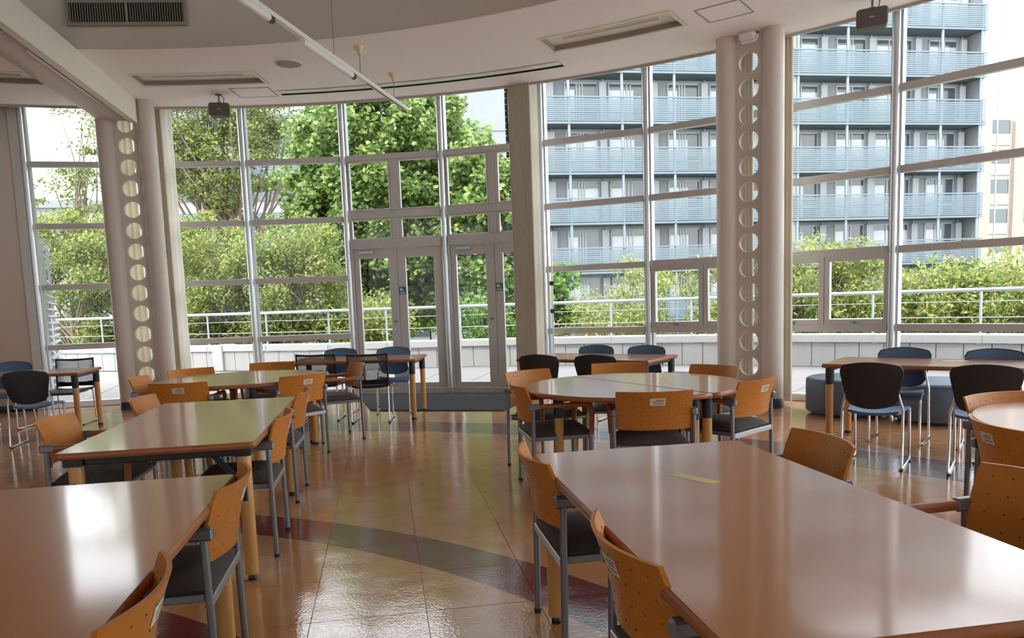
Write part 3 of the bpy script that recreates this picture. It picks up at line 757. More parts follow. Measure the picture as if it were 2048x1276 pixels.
def slab(w, outline, name='table_top'):
    off = top_slab(outline, 0, 0); n = len(outline)
    rings = [(off(.012), TZ - .036), (off(.002), TZ - .030), (outline, TZ - .018), (off(.002), TZ - .006), (off(.010), TZ - .0005)]
    q = MB(); vv = [(x, y, z) for r_, z in rings for x, y in r_]
    fs = [(i*n+k, i*n+(k+1) % n, (i+1)*n+(k+1) % n, (i+1)*n+k) for i in range(4) for k in range(n)]
    q.add(vv, fs, True); q.add(vv[:n], [tuple(range(n))[::-1]])
    q.build('table_edge', M['table_edge'], w)
    q = MB(); r_ = off(.010); q.add([(x, y, TZ) for x, y in r_] + [(x, y, TZ - .0005) for x, y in r_], [tuple(range(n))] + [(n + k, n + (k+1) % n, (k+1) % n, k) for k in range(n)])
    return q.build(name, M['table'], w)
def rounded_rect(L, W, r=.03, n=5):
    pts = []
    for cx, cy, s0 in ((L/2 - r, W/2 - r, 0), (-L/2 + r, W/2 - r, 90), (-L/2 + r, -W/2 + r, 180), (L/2 - r, -W/2 + r, 270)):
        for t in range(n + 1): a = radians(s0 + 90 * t / n); pts.append((cx + r * cos(a), cy + r * sin(a)))
    return pts
def table_leg(w, x, y, style, ang=0):
    if style == 'collar':
        q = MB(); q.lathe([(.030, .0), (.030, .03)], 16, (x, y, 0)); f_ = q
        q2 = MB(); q2.lathe([(.031, .028), (.033, .56)], 20, (x, y, 0)); lo = q2.build('leg', M['leg_wood'], w)
        f_.build('leg_foot', M['black'], lo)
        q = MB(); q.lathe([(.036, .555), (.037, TZ - .036)], 20, (x, y, 0)); q.build('leg_collar', M['black'], lo)
    else:
        q2 = MB(); q2.lathe([(.034, .035), (.036, TZ - .075), (.034, TZ - .07)], 20, (x, y, 0)); lo = q2.build('leg', M['leg_wood'], w)
        q = MB(); q.lathe([(.014, .0), (.022, .004), (.022, .02), (.012, .035)], 14, (x, y, 0)); q.build('leg_foot', M['black'], lo)
        dx, dy = cos(ang), sin(ang)
        q = MB(); Mx = Matrix.Translation((x, y, 0)) @ Matrix.Rotation(ang, 4, 'Z')
        q.bbox(.028, .042, -.013, .013, TZ - .31, TZ - .16, .006, Mx); q.build('leg_insert', M['black'], lo)
        q = MB(); q.bbox(-.045, .045, -.045, .045, TZ - .075, TZ - .036, .004, Mx); q.build('leg_plate', M['black'], lo)
def rect_table(cu, cv, L, W, label, sticker=None):
    x, y = grid(cu, cv); w = empty('dining_table', (x, y, 0), GA); tag(w, label, 'table', 'rectangular dining tables')
    slab(w, rounded_rect(W, L, .035))
    for sx in (-1, 1):
        for sy in (-1, 1):
            table_leg(w, sx * (W/2 - .075), sy * (L/2 - .075), 'plain', pi / 2 * (1 if sy > 0 else -1) + (0 if sy < 0 else 0))
            q = MB(); q.beam((sx * (W/2 - .10), sy * (L/2 - .075), TZ - .22), (sx * (W/2 - .24), sy * (L/2 - .075), TZ - .045), .03, .012, (0, 1, 0)); q.build('brace', M['black'], w)
    for sy in (-1, 1):
        q = MB(); q.bbox(-W/2 + .12, W/2 - .12, sy * (L/2 - .075) - .02, sy * (L/2 - .075) + .02, TZ - .075, TZ - .036); q.build('apron', M['black'], w)
    if sticker: sticker_parts(w, *sticker)
    return w
nr = rect_table(1.085, 2.229, 1.942, .96, 'large rectangular wooden table bearing a yellow sticker', None)
def local_uv(px, py, cu, cv):
    P_ = at_z(px, py, TZ); u = cos(GA) * P_.x + sin(GA) * P_.y; v = -sin(GA) * P_.x + cos(GA) * P_.y
    return u - cu, v - cv
sx_, sy_ = local_uv(1390, 957, 1.085, 2.229)
sticker_parts(nr, sx_, sy_, TZ, .19, .055, radians(-63))
l2 = rect_table(-1.14, 4.93, 1.94, .95, 'rectangular wooden table standing between the round table and another table')
l1 = rect_table(-1.095, 2.25, 1.94, .95, 'rectangular wooden table with scratched glossy top, behind another table from the doors')

def circle(R_, n=56): return [(R_ * cos(2*pi*k/n), R_ * sin(2*pi*k/n)) for k in range(n)]
def round_table(x, y, R_, label, seam=None, rz=0.0, legs=((0, .60), (-.56, -.12), (.56, -.12))):
    w = empty('round_table', (x, y, 0), rz); tag(w, label, 'table', 'round dining tables')
    if seam is None: slab(w, circle(R_))
    else:
        for s_ in (0, 1):
            n = 30; pts = [(R_ * cos(pi * k / n + s_ * pi), R_ * sin(pi * k / n + s_ * pi)) for k in range(n + 1)]
            o_ = .0012 if s_ == 0 else -.0012
            slab(w, [(px_, py_ + o_) for px_, py_ in pts])
    for s_ in (1, -1):
        table_leg(w, 0, s_ * R_ * .84, 'collar'); table_leg(w, R_ * .86, s_ * .06, 'collar'); table_leg(w, -R_ * .86, s_ * .06, 'collar')
    q = MB(); q.bbox(-R_ * .8, R_ * .8, -.05, -.02, TZ - .08, TZ - .036); q.bbox(-R_ * .8, R_ * .8, .02, .05, TZ - .08, TZ - .036); q.bbox(-.02, .02, -R_ * .8, R_ * .8, TZ - .075, TZ - .0365); q.build('under_frame', M['black'], w)
    return w
rr_ = round_table(.925, 5.765, .825, 'round wooden table split in two halves by a straight seam', seam=True, rz=radians(-59.6))
sticker_parts(rr_, .12, .2, TZ, .15, .045, radians(80))
rl_ = round_table(-2.66, 7.47, .78, 'round wooden table with a small dark slot in its top', None, rz=radians(28))
q = MB(); q.lathe([(.055, 0), (.05, .0012)], 20, (.02, .03, TZ)); q.build('cable_slot', M['black'], rl_)
rx_ = round_table(3.06, 3.48, .81, 'round wooden table with armchairs around it, past the table with the yellow sticker', None, rz=radians(9))

def side_table(x, y, ang, L, W, label, sticker=False):
    w = empty('side_table', (x, y, 0), radians(ang)); tag(w, label, 'table', 'long tables along the windows')
    slab(w, rounded_rect(L, W, .02))
    for sx in (-1, 1):
        for sy in (-1, 1): table_leg(w, sx * (L/2 - .06), sy * (W/2 - .06), 'collar')
        q = MB(); q.bbox(sx * (L/2 - .06) - .015, sx * (L/2 - .06) + .015, -W/2 + .1, W/2 - .1, TZ - .07, TZ - .036); q.build('apron', M['black'], w)
    if sticker: sticker_parts(w, *sticker)
    return w
side_table(-1.93, 9.58, -3, 1.62, .86, 'long wooden table with black mesh chairs before the glass doors')
side_table(.95, 8.52, -34, 1.62, .82, 'long wooden table with black and blue chairs beside the beige curtain')
side_table(3.71, 6.565, -37, 1.76, .80, 'long wooden table in front of the blue ottomans', (.1, .15, TZ, .2, .05, radians(10)))
side_table(-5.95, 9.16, 11, 1.62, .86, 'long wooden table at the windows next to the plain wall')

# ---- armchair
def smooth_path(pts, n=5):
    P_ = [Vector(p) for p in pts]; out = [P_[0]]
    for i in range(1, len(P_) - 1):
        a = P_[i] + (P_[i-1] - P_[i]) * .5 if i > 1 else P_[i-1] + (P_[i] - P_[i-1]) * .5; c_ = P_[i] + (P_[i+1] - P_[i]) * .5
        for t in range(n + 1): u = t / n; out.append(a * (1-u)**2 + P_[i] * 2*u*(1-u) + c_ * u*u)
    out.append(P_[-1]); return out
def back_pt(x, z, off=0.0):
    t = (z - .50) / .29
    y = -.205 - .065 * (1 - (x / .25) ** 2) - .055 * t * t - .012 * t
    return Vector((x, y + off, z))
def make_armchair():
    w = empty('armchair')
    q = MB(); nx, nz = 14, 8
    for off, flip in ((0.0, False), (.013, True)):
        g_ = [back_pt((-.25 + .5 * i / nx) * (1.0 if j > 3 else .985), .530 + .260 * j / nz, off) for j in range(nz + 1) for i in range(nx + 1)]
        fs = [(j*(nx+1)+i, j*(nx+1)+i+1, (j+1)*(nx+1)+i+1, (j+1)*(nx+1)+i) for j in range(nz) for i in range(nx)]
        q.add(g_, [f[::-1] for f in fs] if flip else fs, True)
        if not flip: A_ = g_
        else: B_ = g_
    rim = [i for i in range(nx+1)] + [j*(nx+1)+nx for j in range(1, nz+1)] + [nz*(nx+1)+i for i in range(nx-1, -1, -1)] + [j*(nx+1) for j in range(nz-1, 0, -1)]
    m_ = len(rim); q.add([A_[i] for i in rim] + [B_[i] for i in rim], [(k, m_ + k, m_ + (k+1) % m_, (k+1) % m_) for k in range(m_)])
    bo_ = q.build('backrest', M['ply'], w)
    q = MB()
    for z in (.57, .63, .69, .75):
        for i in range(8):
            x = -.203 + .058 * i
            for off, s_ in ((-.0006, -1), (.0136, 1)):
                p = back_pt(x, z, off); r_ = .0042
                q.add([p + Vector((r_ * cos(a * pi / 3), 0, r_ * sin(a * pi / 3))) for a in range(6)], [tuple(range(6))[::-s_]])
    q.build('perforations', M['dark'], bo_)['kind'] = 'stuff'
    q = MB(); x0, x1, z0, z1 = -.035, .065, .695, .745; n_ = 4
    g0 = [back_pt(x1 + (x0 - x1) * i / n_, z, -.0012) for z in (z0, z1) for i in range(n_ + 1)]
    q.add(g0, [(i + 1, i, n_ + 1 + i, n_ + 2 + i) for i in range(n_)]); st = q.build('paper_sticker', M['sticker'], bo_)
    q = MB()
    for zz, xa, xb in ((.732, .055, .0), (.722, .05, -.02), (.708, .055, -.01)):
        q.add([back_pt(xa + (xb - xa) * i / 3, z, -.0018) for z in (zz - .003, zz + .003) for i in range(4)], [(i + 1, i, 4 + i, 5 + i) for i in range(3)])
    q.build('sticker_text', M['ink'], w)
    for s_ in (-1, 1):
        q = MB(); q.tube([(s_*.262, -.225, .0), (s_*.262, -.215, .66)], .0145, 10); lg = q.build('leg', M['steel'], w)
        q = MB(); q.lathe([(.0165, 0), (.0165, .02)], 10, (s_*.262, -.225, 0)); q.build('leg_cap', M['black'], lg)
        q = MB(); q.tube([(s_*.245, .205, .0), (s_*.245, .205, .44)], .0145, 10); lg = q.build('leg', M['steel'], w)
        q = MB(); q.lathe([(.0165, 0), (.0165, .02)], 10, (s_*.245, .205, 0)); q.build('leg_cap', M['black'], lg)
        q = MB(); q.bbox(s_*.262 - .019, s_*.262 + .019, -.25, -.165, .622, .668, .008); q.build('arm_bracket', M['steel'], w)
        q = MB(); q.tube([(s_*.262, -.17, .645), (s_*.262, .08, .648)] + smooth_path([(s_*.262, .10, .648), (s_*.260, .215, .648), (s_*.250, .215, .50)], 6) + [(s_*.246, .21, .43)], .019, 10); q.build('armrest', M['arm'], w)
        q = MB(); q.bbox(s_*.235 - .008, s_*.235 + .008, -.2, .2, .395, .425, .003); q.build('side_rail', M['steel'], w)
    q = MB(); q.bbox(-.25, .25, -.232, -.218, .385, .42, .003); q.build('rear_rail', M['steel_lt'], w)
    q = MB(); q.bbox(-.235, .235, .196, .21, .395, .42, .003); q.build('front_rail', M['steel'], w)
    # cushion
    q = MB(); nx = 10; V_ = []
    def prof(t): return (1 - abs(t) ** 6)
    hw, hd = .232, .225
    G = []
    for j in range(nx + 1):
        for i in range(nx + 1):
            a = -1 + 2 * i / nx; c_ = -1 + 2 * j / nx
            z = .435 + .045 * (max(0, prof(a) * prof(c_))) ** .5 + .008 * (1 - a*a) * (1 - c_*c_)
            G.append((a * hw, c_ * hd, z))
    q.add(G, [(j*(nx+1)+i, j*(nx+1)+i+1, (j+1)*(nx+1)+i+1, (j+1)*(nx+1)+i) for j in range(nx) for i in range(nx)], True)
    n1 = nx + 1; rim = [i for i in range(n1)] + [j*n1+nx for j in range(1, n1)] + [nx*n1+i for i in range(nx-1, -1, -1)] + [j*n1 for j in range(nx-1, 0, -1)]
    m_ = len(rim); lo = [(G[i][0] * .97, G[i][1] * .97, .418) for i in rim]
    q.add([G[i] for i in rim] + lo, [(k, m_ + k, m_ + (k+1) % m_, (k+1) % m_) for k in range(m_)], True); q.add(lo, [tuple(range(m_))[::-1]])
    q.build('seat_cushion', M['seat'], w)
    return w
arm0 = make_armchair(); snapshot(arm0); arm_used = [False]
def place(proto, used, x, y, rz, label, cat, group, back_off):
    o = proto if not used[0] else copy_tree(proto); used[0] = True
    a = radians(rz)          # front direction = (-sin, cos); chord of the backrest sits back_off behind the origin
    o.location = (x - sin(a) * back_off, y + cos(a) * back_off, 0); o.rotation_euler = (0, 0, a)
    return tag(o, label, cat, group)
G_ARM = 'plywood armchairs around the dining tables'
def ac(x, y, rz, label): return place(arm0, arm_used, x, y, rz, label, 'chair', G_ARM, .275)
A1, A2 = -80.5, 99.5
ac(.075, 3.05, A1, 'plywood armchair at the aisle side of the yellow-sticker table, end toward the halved round table')
ac(.27, 1.93, A1 + 1, 'plywood armchair at the aisle side of the yellow-sticker table, end away from the windows')
ac(1.30, 3.15, A2 - 3, 'plywood armchair across the yellow-sticker table from the aisle, end toward the windows')
ac(1.70, 2.36, A2 + 6, 'plywood armchair pulled out from the yellow-sticker table, beside another armchair turned away')
ac(2.15, 3.36, -97, 'plywood armchair back to back with one at the yellow-sticker table')
ac(2.70, 4.22, 200, 'plywood armchair at the outer round table, its inner back face toward the aisle')
ac(-1.365, 4.48, A2, 'plywood armchair on the aisle side of the middle table, end away from the round table')
ac(-1.565, 5.66, A2 - 2, 'plywood armchair on the aisle side of the middle table, end toward the round table')
ac(-2.80, 4.60, A1 - 2, 'plywood armchair on the wall side of the middle table, end away from the round table')
ac(-2.72, 5.55, A1 - 3, 'plywood armchair on the wall side of the middle table, end toward the round table')
ac(-.875, 1.69, A2 + 1, 'plywood armchair on the aisle side of the scratched table, end away from the windows')
ac(-1.065, 2.82, A2, 'plywood armchair on the aisle side of the scratched table, end toward the middle table')
ac(-3.45, 8.17, 180 + 46, 'plywood armchair at the slotted round table, on the side of the perforated column')
ac(-2.74, 8.72, 180 + 8, 'plywood armchair at the slotted round table, on the side of the windows')
ac(-2.92, 6.62, 5, 'dark-backed plywood armchair between the slotted round table and the middle table')
ac(-1.92, 7.02, 50, 'plywood armchair at the slotted round table, corner toward the aisle and middle table')
ac(-3.62, 7.35, -84, 'plywood armchair at the slotted round table, on the wall side')
ac(-1.66, 8.20, 118, 'plywood armchair at the slotted round table, beside the black mesh chairs')
ac(.13, 6.60, 180 + 38, 'plywood armchair at the halved round table, between aisle and windows')
ac(.04, 5.58, -80, 'plywood armchair at the halved round table, side facing the aisle')
ac(.99, 7.00, 180 - 8, 'plywood armchair at the halved round table, backing on the long table by the curtain')
ac(1.74, 6.48, 180 - 52, 'plywood armchair at the halved round table, side toward the twin column')
ac(1.76, 5.38, 42, 'plywood armchair at the halved round table, side toward the blue ottomans')
ac(.92, 4.89, -3, 'plywood armchair between the halved round table and the yellow-sticker table')

# ---- sled-base chairs
def sled(w, hw, zs=.44, back_top=None, hb=.19):
    for s_ in (-1, 1):
        x = s_ * hw
        path = []
        if back_top: path += [Vector((s_ * hb, -.235, back_top)), Vector((s_ * (hb + .01), -.225, .58))]
        path += [Vector((x + s_ * .012, -.20, zs + .03)), Vector((x + s_ * .015, -.235, .06))]
        path += smooth_path([(x + s_ * .015, -.24, .05), (x + s_ * .015, -.25, .011), (x + s_ * .012, -.20, .011)], 3)[1:]
        path += smooth_path([(x + s_ * .004, .17, .011), (x, .215, .011), (x, .21, .06)], 3)
        path += smooth_path([(x, .195, zs - .06), (x, .19, zs - .012), (x - s_ * .03, .15, zs - .012)], 3) + [Vector((x - s_ * .03, -.16, zs - .012))]
        q = MB(); q.tube(path, .0105, 8); fr = q.build('sled_frame', M['chrome'], w)
        q = MB()
        for y in (-.21, .16): q.bbox(x + s_*.01 - .014, x + s_*.01 + .014, y - .02, y + .02, 0, .012, .003)
        q.build('glide', M['black'], fr)
def shell(q, f, nx, nz, t):
    A_ = [f(i / nx, j / nz, 0) for j in range(nz + 1) for i in range(nx + 1)]; B_ = [f(i / nx, j / nz, t) for j in range(nz + 1) for i in range(nx + 1)]
    fs = [(j*(nx+1)+i, j*(nx+1)+i+1, (j+1)*(nx+1)+i+1, (j+1)*(nx+1)+i) for j in range(nz) for i in range(nx)]
    q.add(A_, fs, True); q.add(B_, [g_[::-1] for g_ in fs], True)
    rim = [i for i in range(nx+1)] + [j*(nx+1)+nx for j in range(1, nz+1)] + [nz*(nx+1)+i for i in range(nx-1, -1, -1)] + [j*(nx+1) for j in range(nz-1, 0, -1)]
    m_ = len(rim); q.add([A_[i] for i in rim] + [B_[i] for i in rim], [(k, m_ + k, m_ + (k+1) % m_, (k+1) % m_) for k in range(m_)], True)
def make_blue():
    w = empty('stacking_chair'); sled(w, .205, .44, .66, .178)
    def bf(grow, off):
        def f(a, c_, t):
            # rounded trapezoid, wider at the top, arched top and bottom edges
            z = .50 + .31 * c_; hwid = (.175 + .052 * min(1, c_ * 1.25)) * (1 - .10 * max(0, (c_ - .85) / .15) ** 2 - .10 * max(0, (.12 - c_) / .12) ** 2) + grow
            x = (2 * a - 1) * hwid; e = (2 * a - 1)
            z += (.028 * (1 - e * e) if c_ > .5 else -.030 * (1 - e * e)) * abs(2 * c_ - 1) + (grow if c_ > .5 else -grow)
            y = -.245 - .035 * (1 - e * e) - .05 * (c_ - .3) + t + off
            return Vector((x, y, z))
        return f
    q = MB(); shell(q, bf(.0, 0), 12, 8, .012); q.build('back_shell', M['black'], w)
    q = MB(); shell(q, bf(-.008, .012), 12, 8, .010); q.build('back_pad', M['blue'], w)
    q = MB()
    def sf(a, c_, t):
        e = 2 * a - 1; hwid = .21 - .03 * (1 - c_) ** 2
        return Vector((e * hwid, -.20 + .43 * c_, .452 - t - .012 * e * e * 0 + .012 * (c_ - .4) ** 2 - .028 * max(0, c_ - .8) / .2 - .035 * (1 - e * e) * (1 - c_) * .6))
    shell(q, sf, 12, 8, .022); q.build('seat', M['blue'], w)
    return w
def make_mesh():
    w = empty('mesh_chair'); sled(w, .21, .43, None)
    fr = MB(); zb, zt = .475, .84
    def bp(e, z): return Vector((e * .232, -.235 - .03 * (1 - e * e) - .10 * (z - .45), z))
    for s_ in (-1, 1): fr.tube([bp(s_, zb - .03), bp(s_, .6), bp(s_, .72), bp(s_, zt)], .0125, 8); fr.tube([bp(s_, zb - .02), (s_ * .22, -.16, .43)], .012, 8)
    fr.tube([bp(-1 + .2 * i, zt - .012 - .012 * (1 - (-1 + .2 * i) ** 2)) for i in range(11)], .013, 8)
    q = fr; nx = 10
    for i in range(nx):
        a, c_ = -1 + 2 * i / nx, -1 + 2 * (i + 1) / nx
        h = lambda e: zb + .045 + .02 * e * e
        q.add([bp(a, zb - .005), bp(c_, zb - .005), bp(c_, h(c_)), bp(a, h(a))], [(0,1,2,3), (3,2,1,0)])
    bo_ = q.build('back_frame', M['black'], w)
    q = MB(); t = .0046
    for i in range(1, 46):
        e = -1 + 2 * i / 46; d = t / .232 / 2
        zz = [zb + .03 + (zt - zb - .04) * j / 4 for j in range(5)]
        q.add([bp(e - d, z) for z in zz] + [bp(e + d, z) for z in zz], [(j, 5 + j, 6 + j, j + 1) for j in range(4)])
    for j in range(1, 34):
        z = zb + .03 + (zt - zb - .05) * j / 34
        q.add([bp(-1 + .25 * i, z - t/2) for i in range(9)] + [bp(-1 + .25 * i, z + t/2) for i in range(9)], [(i, i + 1, 10 + i, 9 + i) for i in range(8)])
    mo = q.build('net', M['mesh'], bo_); mo['kind'] = 'stuff'
    q = MB()
    def sf(a, c_, t_):
        e = 2 * a - 1; return Vector((e * .22, -.20 + .42 * c_, .458 - t_ - .03 * max(0, c_ - .8) / .2 - .015 * (1 - e * e) * (1 - c_)))
    shell(q, sf, 10, 8, .03); q.build('seat', M['black'], w)
    q = MB(); q.box(-.055, .055, -.295, -.2935, .812, .83); q.build('name_plate', M['steel'], bo_)
    return w
blu0 = make_blue(); snapshot(blu0); bu = [False]; mes0 = make_mesh(); snapshot(mes0); mu = [False]
G_B = 'blue stacking chairs along the windows'; G_M = 'black mesh chairs along the windows'
def bc(x, y, rz, label): return place(blu0, bu, x, y, rz, label, 'chair', G_B, .28)
def mc(x, y, rz, label): return place(mes0, mu, x, y, rz, label, 'chair', G_M, .27)
mc(-2.37, 9.22, 1, 'black mesh-backed chair at the table before the doors, beside the slotted round table')
mc(-1.70, 8.97, 1, 'black mesh-backed chair at the table before the doors, beside the open aisle')
bc(-2.30, 10.30, 177, 'blue stacking chair backing on the glass doors, end away from the aisle')
bc(-1.57, 10.18, 185, 'blue stacking chair backing on the glass doors, aisle end')
bc(.28, 7.86, -27, 'black-backed stacking chair at the long table by the curtain, end toward the aisle')
bc(.83, 7.56, -27, 'black-backed stacking chair at the long table by the curtain, end toward the twin column')
bc(1.02, 9.05, 180 - 30, 'blue stacking chair backing on the windows, nearer the beige curtain')
bc(1.55, 8.68, 180 - 30, 'blue stacking chair backing on the windows, nearer the twin column')
bc(2.75, 5.80, -36, 'black-backed stacking chair before the ottoman table, nearer the twin column')
bc(3.36, 5.36, -33, 'black-backed stacking chair before the ottoman table, nearer the outer round table')
bc(3.68, 7.10, 180 - 36, 'blue stacking chair between the long table and the ottomans, nearer the twin column')
bc(4.22, 6.62, 180 - 36, 'blue stacking chair between the long table and the ottomans, away from the twin column')
bc(-5.20, 8.12, 14, 'black-backed stacking chair at the long table next to the plain wall')
mc(-5.79, 10.10, 186, 'black mesh-backed chair by the window next to the plain wall')
bc(-6.46, 9.88, 188, 'blue stacking chair with its back to the plain wall')
bc(-5.98, 8.02, 14, 'blue stacking chair at the wall end of the long table')

# ---- ottomans
def ottoman(x, y, R_, H, label):
    w = empty('ottoman', (x, y, 0)); tag(w, label, 'ottoman', 'round blue ottomans')
    q = MB(); q.lathe([(R_ - .02, .03), (R_, .05), (R_, H - .05), (R_ - .012, H - .018), (R_ - .045, H - .002), (.001, H + .008)], 40, caps=False); q.build('cover', M['otto'], w)
    q = MB(); q.lathe([(R_ - .06, 0), (R_ - .06, .035)], 30); q.build('plinth', M['black'], w)
    q = MB(); q.tube([(( R_ - .004) * cos(2*pi*k/40), (R_ - .004) * sin(2*pi*k/40), H - .03) for k in range(40)], .005, 6, closed=True); q.build('piping', M['otto'], w)
ottoman(3.79, 8.52, .45, .42, 'round blue vinyl ottoman nearest the twin column behind the long table')
ottoman(4.46, 7.86, .46, .42, 'round blue vinyl ottoman away from the twin column, behind the stacking chairs')
ottoman(2.02, 9.62, .38, .40, 'round blue vinyl ottoman against the window beside the holed column')
ottoman(-3.25, 10.55, .45, .42, 'round dark blue ottoman at the window behind the slotted round table')

# ================================================================== TERRACE
PARA = [pol(16.3, a) for a in range(-2, 86, 2)]
left_line = [Vector((-3.95, 16.62, 0)), Vector((-6.75, 17.6, 0)), Vector((-11.6, 19.35, 0))]
path_par = left_line[::-1] + PARA
tp = [tuple(pol(RG + .08, a)[:2]) for a in range(-20, 96, 4)]
op = [(p.x, p.y) for p in path_par]
q = MB(); q.prism([(-11.6, 12.0)] + op + [(8.6, .3)] + tp[::-1], -.3, -.012)
terr = struct(q.build('terrace_floor', M['conc']))
q = MB()                                   # deck boards, far too many to pick apart
for k in range(0, 34):
    r = RG + .22 + k * .132
    for a in range(-24, 84, 4):
        if r > 16.25: continue
        p = [pol(r, a + .05), pol(r, a + 3.95), pol(r + .122, a + 3.95), pol(r + .122, a + .05)]
        q.add([(v.x, v.y, -.012) for v in p] + [(v.x, v.y, 0.0) for v in p], [(7,6,5,4), (0,1,5,4), (2,3,7,6), (1,2,6,5), (3,0,4,7)])
o = q.build('deck_boards', M['deck'], terr); o['kind'] = 'stuff'
par = empty('parapet_wall', (0, 0, 0)); struct(par)
def walk(path, step):
    out = []; acc = 0.0; pts_ = [path[0].copy()]
    for a, b_ in zip(path, path[1:]):
        L = (b_ - a).length; t = step - acc
        while t < L: pts_.append(a + (b_ - a) * (t / L)); t += step
        acc = (acc + L) % step
    return pts_
pp_ = walk(path_par, .40)
q = MB()
for a, b_ in zip(path_par, path_par[1:]):
    d = (b_ - a).normalized(); nrm = Vector((-d.y, d.x, 0))     # outward (away from room)
    q.beam(a + nrm * .16 + Vector((0, 0, .0)), b_ + nrm * .16, .20, .84)
q.build('core', M['parapet'], par)
for i, (a, b_) in enumerate(zip(pp_, pp_[1:])):
    d = (b_ - a); L = d.length; w_ = MB(); w_.box(.006, L - .006, 0, .05, .005, .435); w_.build('panel', M['parapet'], par, a, atan2(d.y, d.x))
cp = walk(path_par, 1.62)
for a, b_ in zip(cp, cp[1:]):
    d = (b_ - a); L = d.length; w_ = MB(); w_.bbox(.004, L - .004, -.035, .42, .445, .585, .008); w_.build('coping', M['coping'], par, a, atan2(d.y, d.x))
q = MB(); dd = (left_line[1] - left_line[2]).normalized(); q.bbox(-.14, .14, -.06, .45, .0, .60, .008); q.build('pier', M['coping'], par, left_line[1], atan2(dd.y, dd.x))
rail = empty('terrace_railing', (0, 0, 0)); tag(rail, 'galvanised terrace railing with thin wires on top of the white parapet', 'railing')
rp = []
for i, a in enumerate(path_par):
    b_ = path_par[min(i + 1, len(path_par) - 1)]; c_ = path_par[max(i - 1, 0)]; d = (b_ - c_).normalized(); rp.append(a + Vector((-d.y, d.x, 0)) * .06)
for z, r_, nm in ((1.30, .032, 'handrail'), (1.115, .006, 'wire'), (.86, .008, 'wire')):
    q = MB(); q.tube([p + Vector((0, 0, z)) for p in rp], r_, 8 if r_ > .02 else 5); q.build(nm, M['gal'], rail)
for p in walk(rp, 1.62):
    q = MB(); q.tube([(0, 0, .45), (0, 0, 1.29)], .021, 8); q.box(-.03, .03, -.10, -.094, .44, .54); q.build('post', M['gal'], rail, p)
# louvred screen at the terrace end
lv = empty('louvre_screen', (-7.55, 12.5, 0), atan2(2.3, -1.2)); tag(lv, 'white louvre screen outside the window at the terrace end', 'screen')
for x in (0.0, 1.3, 2.55):
    q = MB(); q.box(x, x + .05, .02, .07, 0, 2.75); q.build('post', M['conc'], lv)
sm_ = MB(); sm_.box(0, 2.6, -.06, .0, -.006, .006, Matrix.Rotation(radians(35), 4, 'X')); smesh = sm_.mesh('slat'); smesh.materials.append(M['conc'])
for i in range(23): obj('slat', smesh, None, lv, (0, 0, .15 + i * .115))

# ================================================================== OUTSIDE
GZ = -3.8
q = MB(); q.add([(-260, 10, GZ), (260, 10, GZ), (260, 420, GZ), (-260, 420, GZ)], [(0, 1, 2, 3)]); struct(q.build('ground', M['ground']))
q = MB(); q.prism([(-14, 9.0)] + [(x, y + .38) for x, y in op] + [(10.0, 0.0), (9.0, -6)], GZ, -.31); struct(q.build('terrace_base', M['conc']))

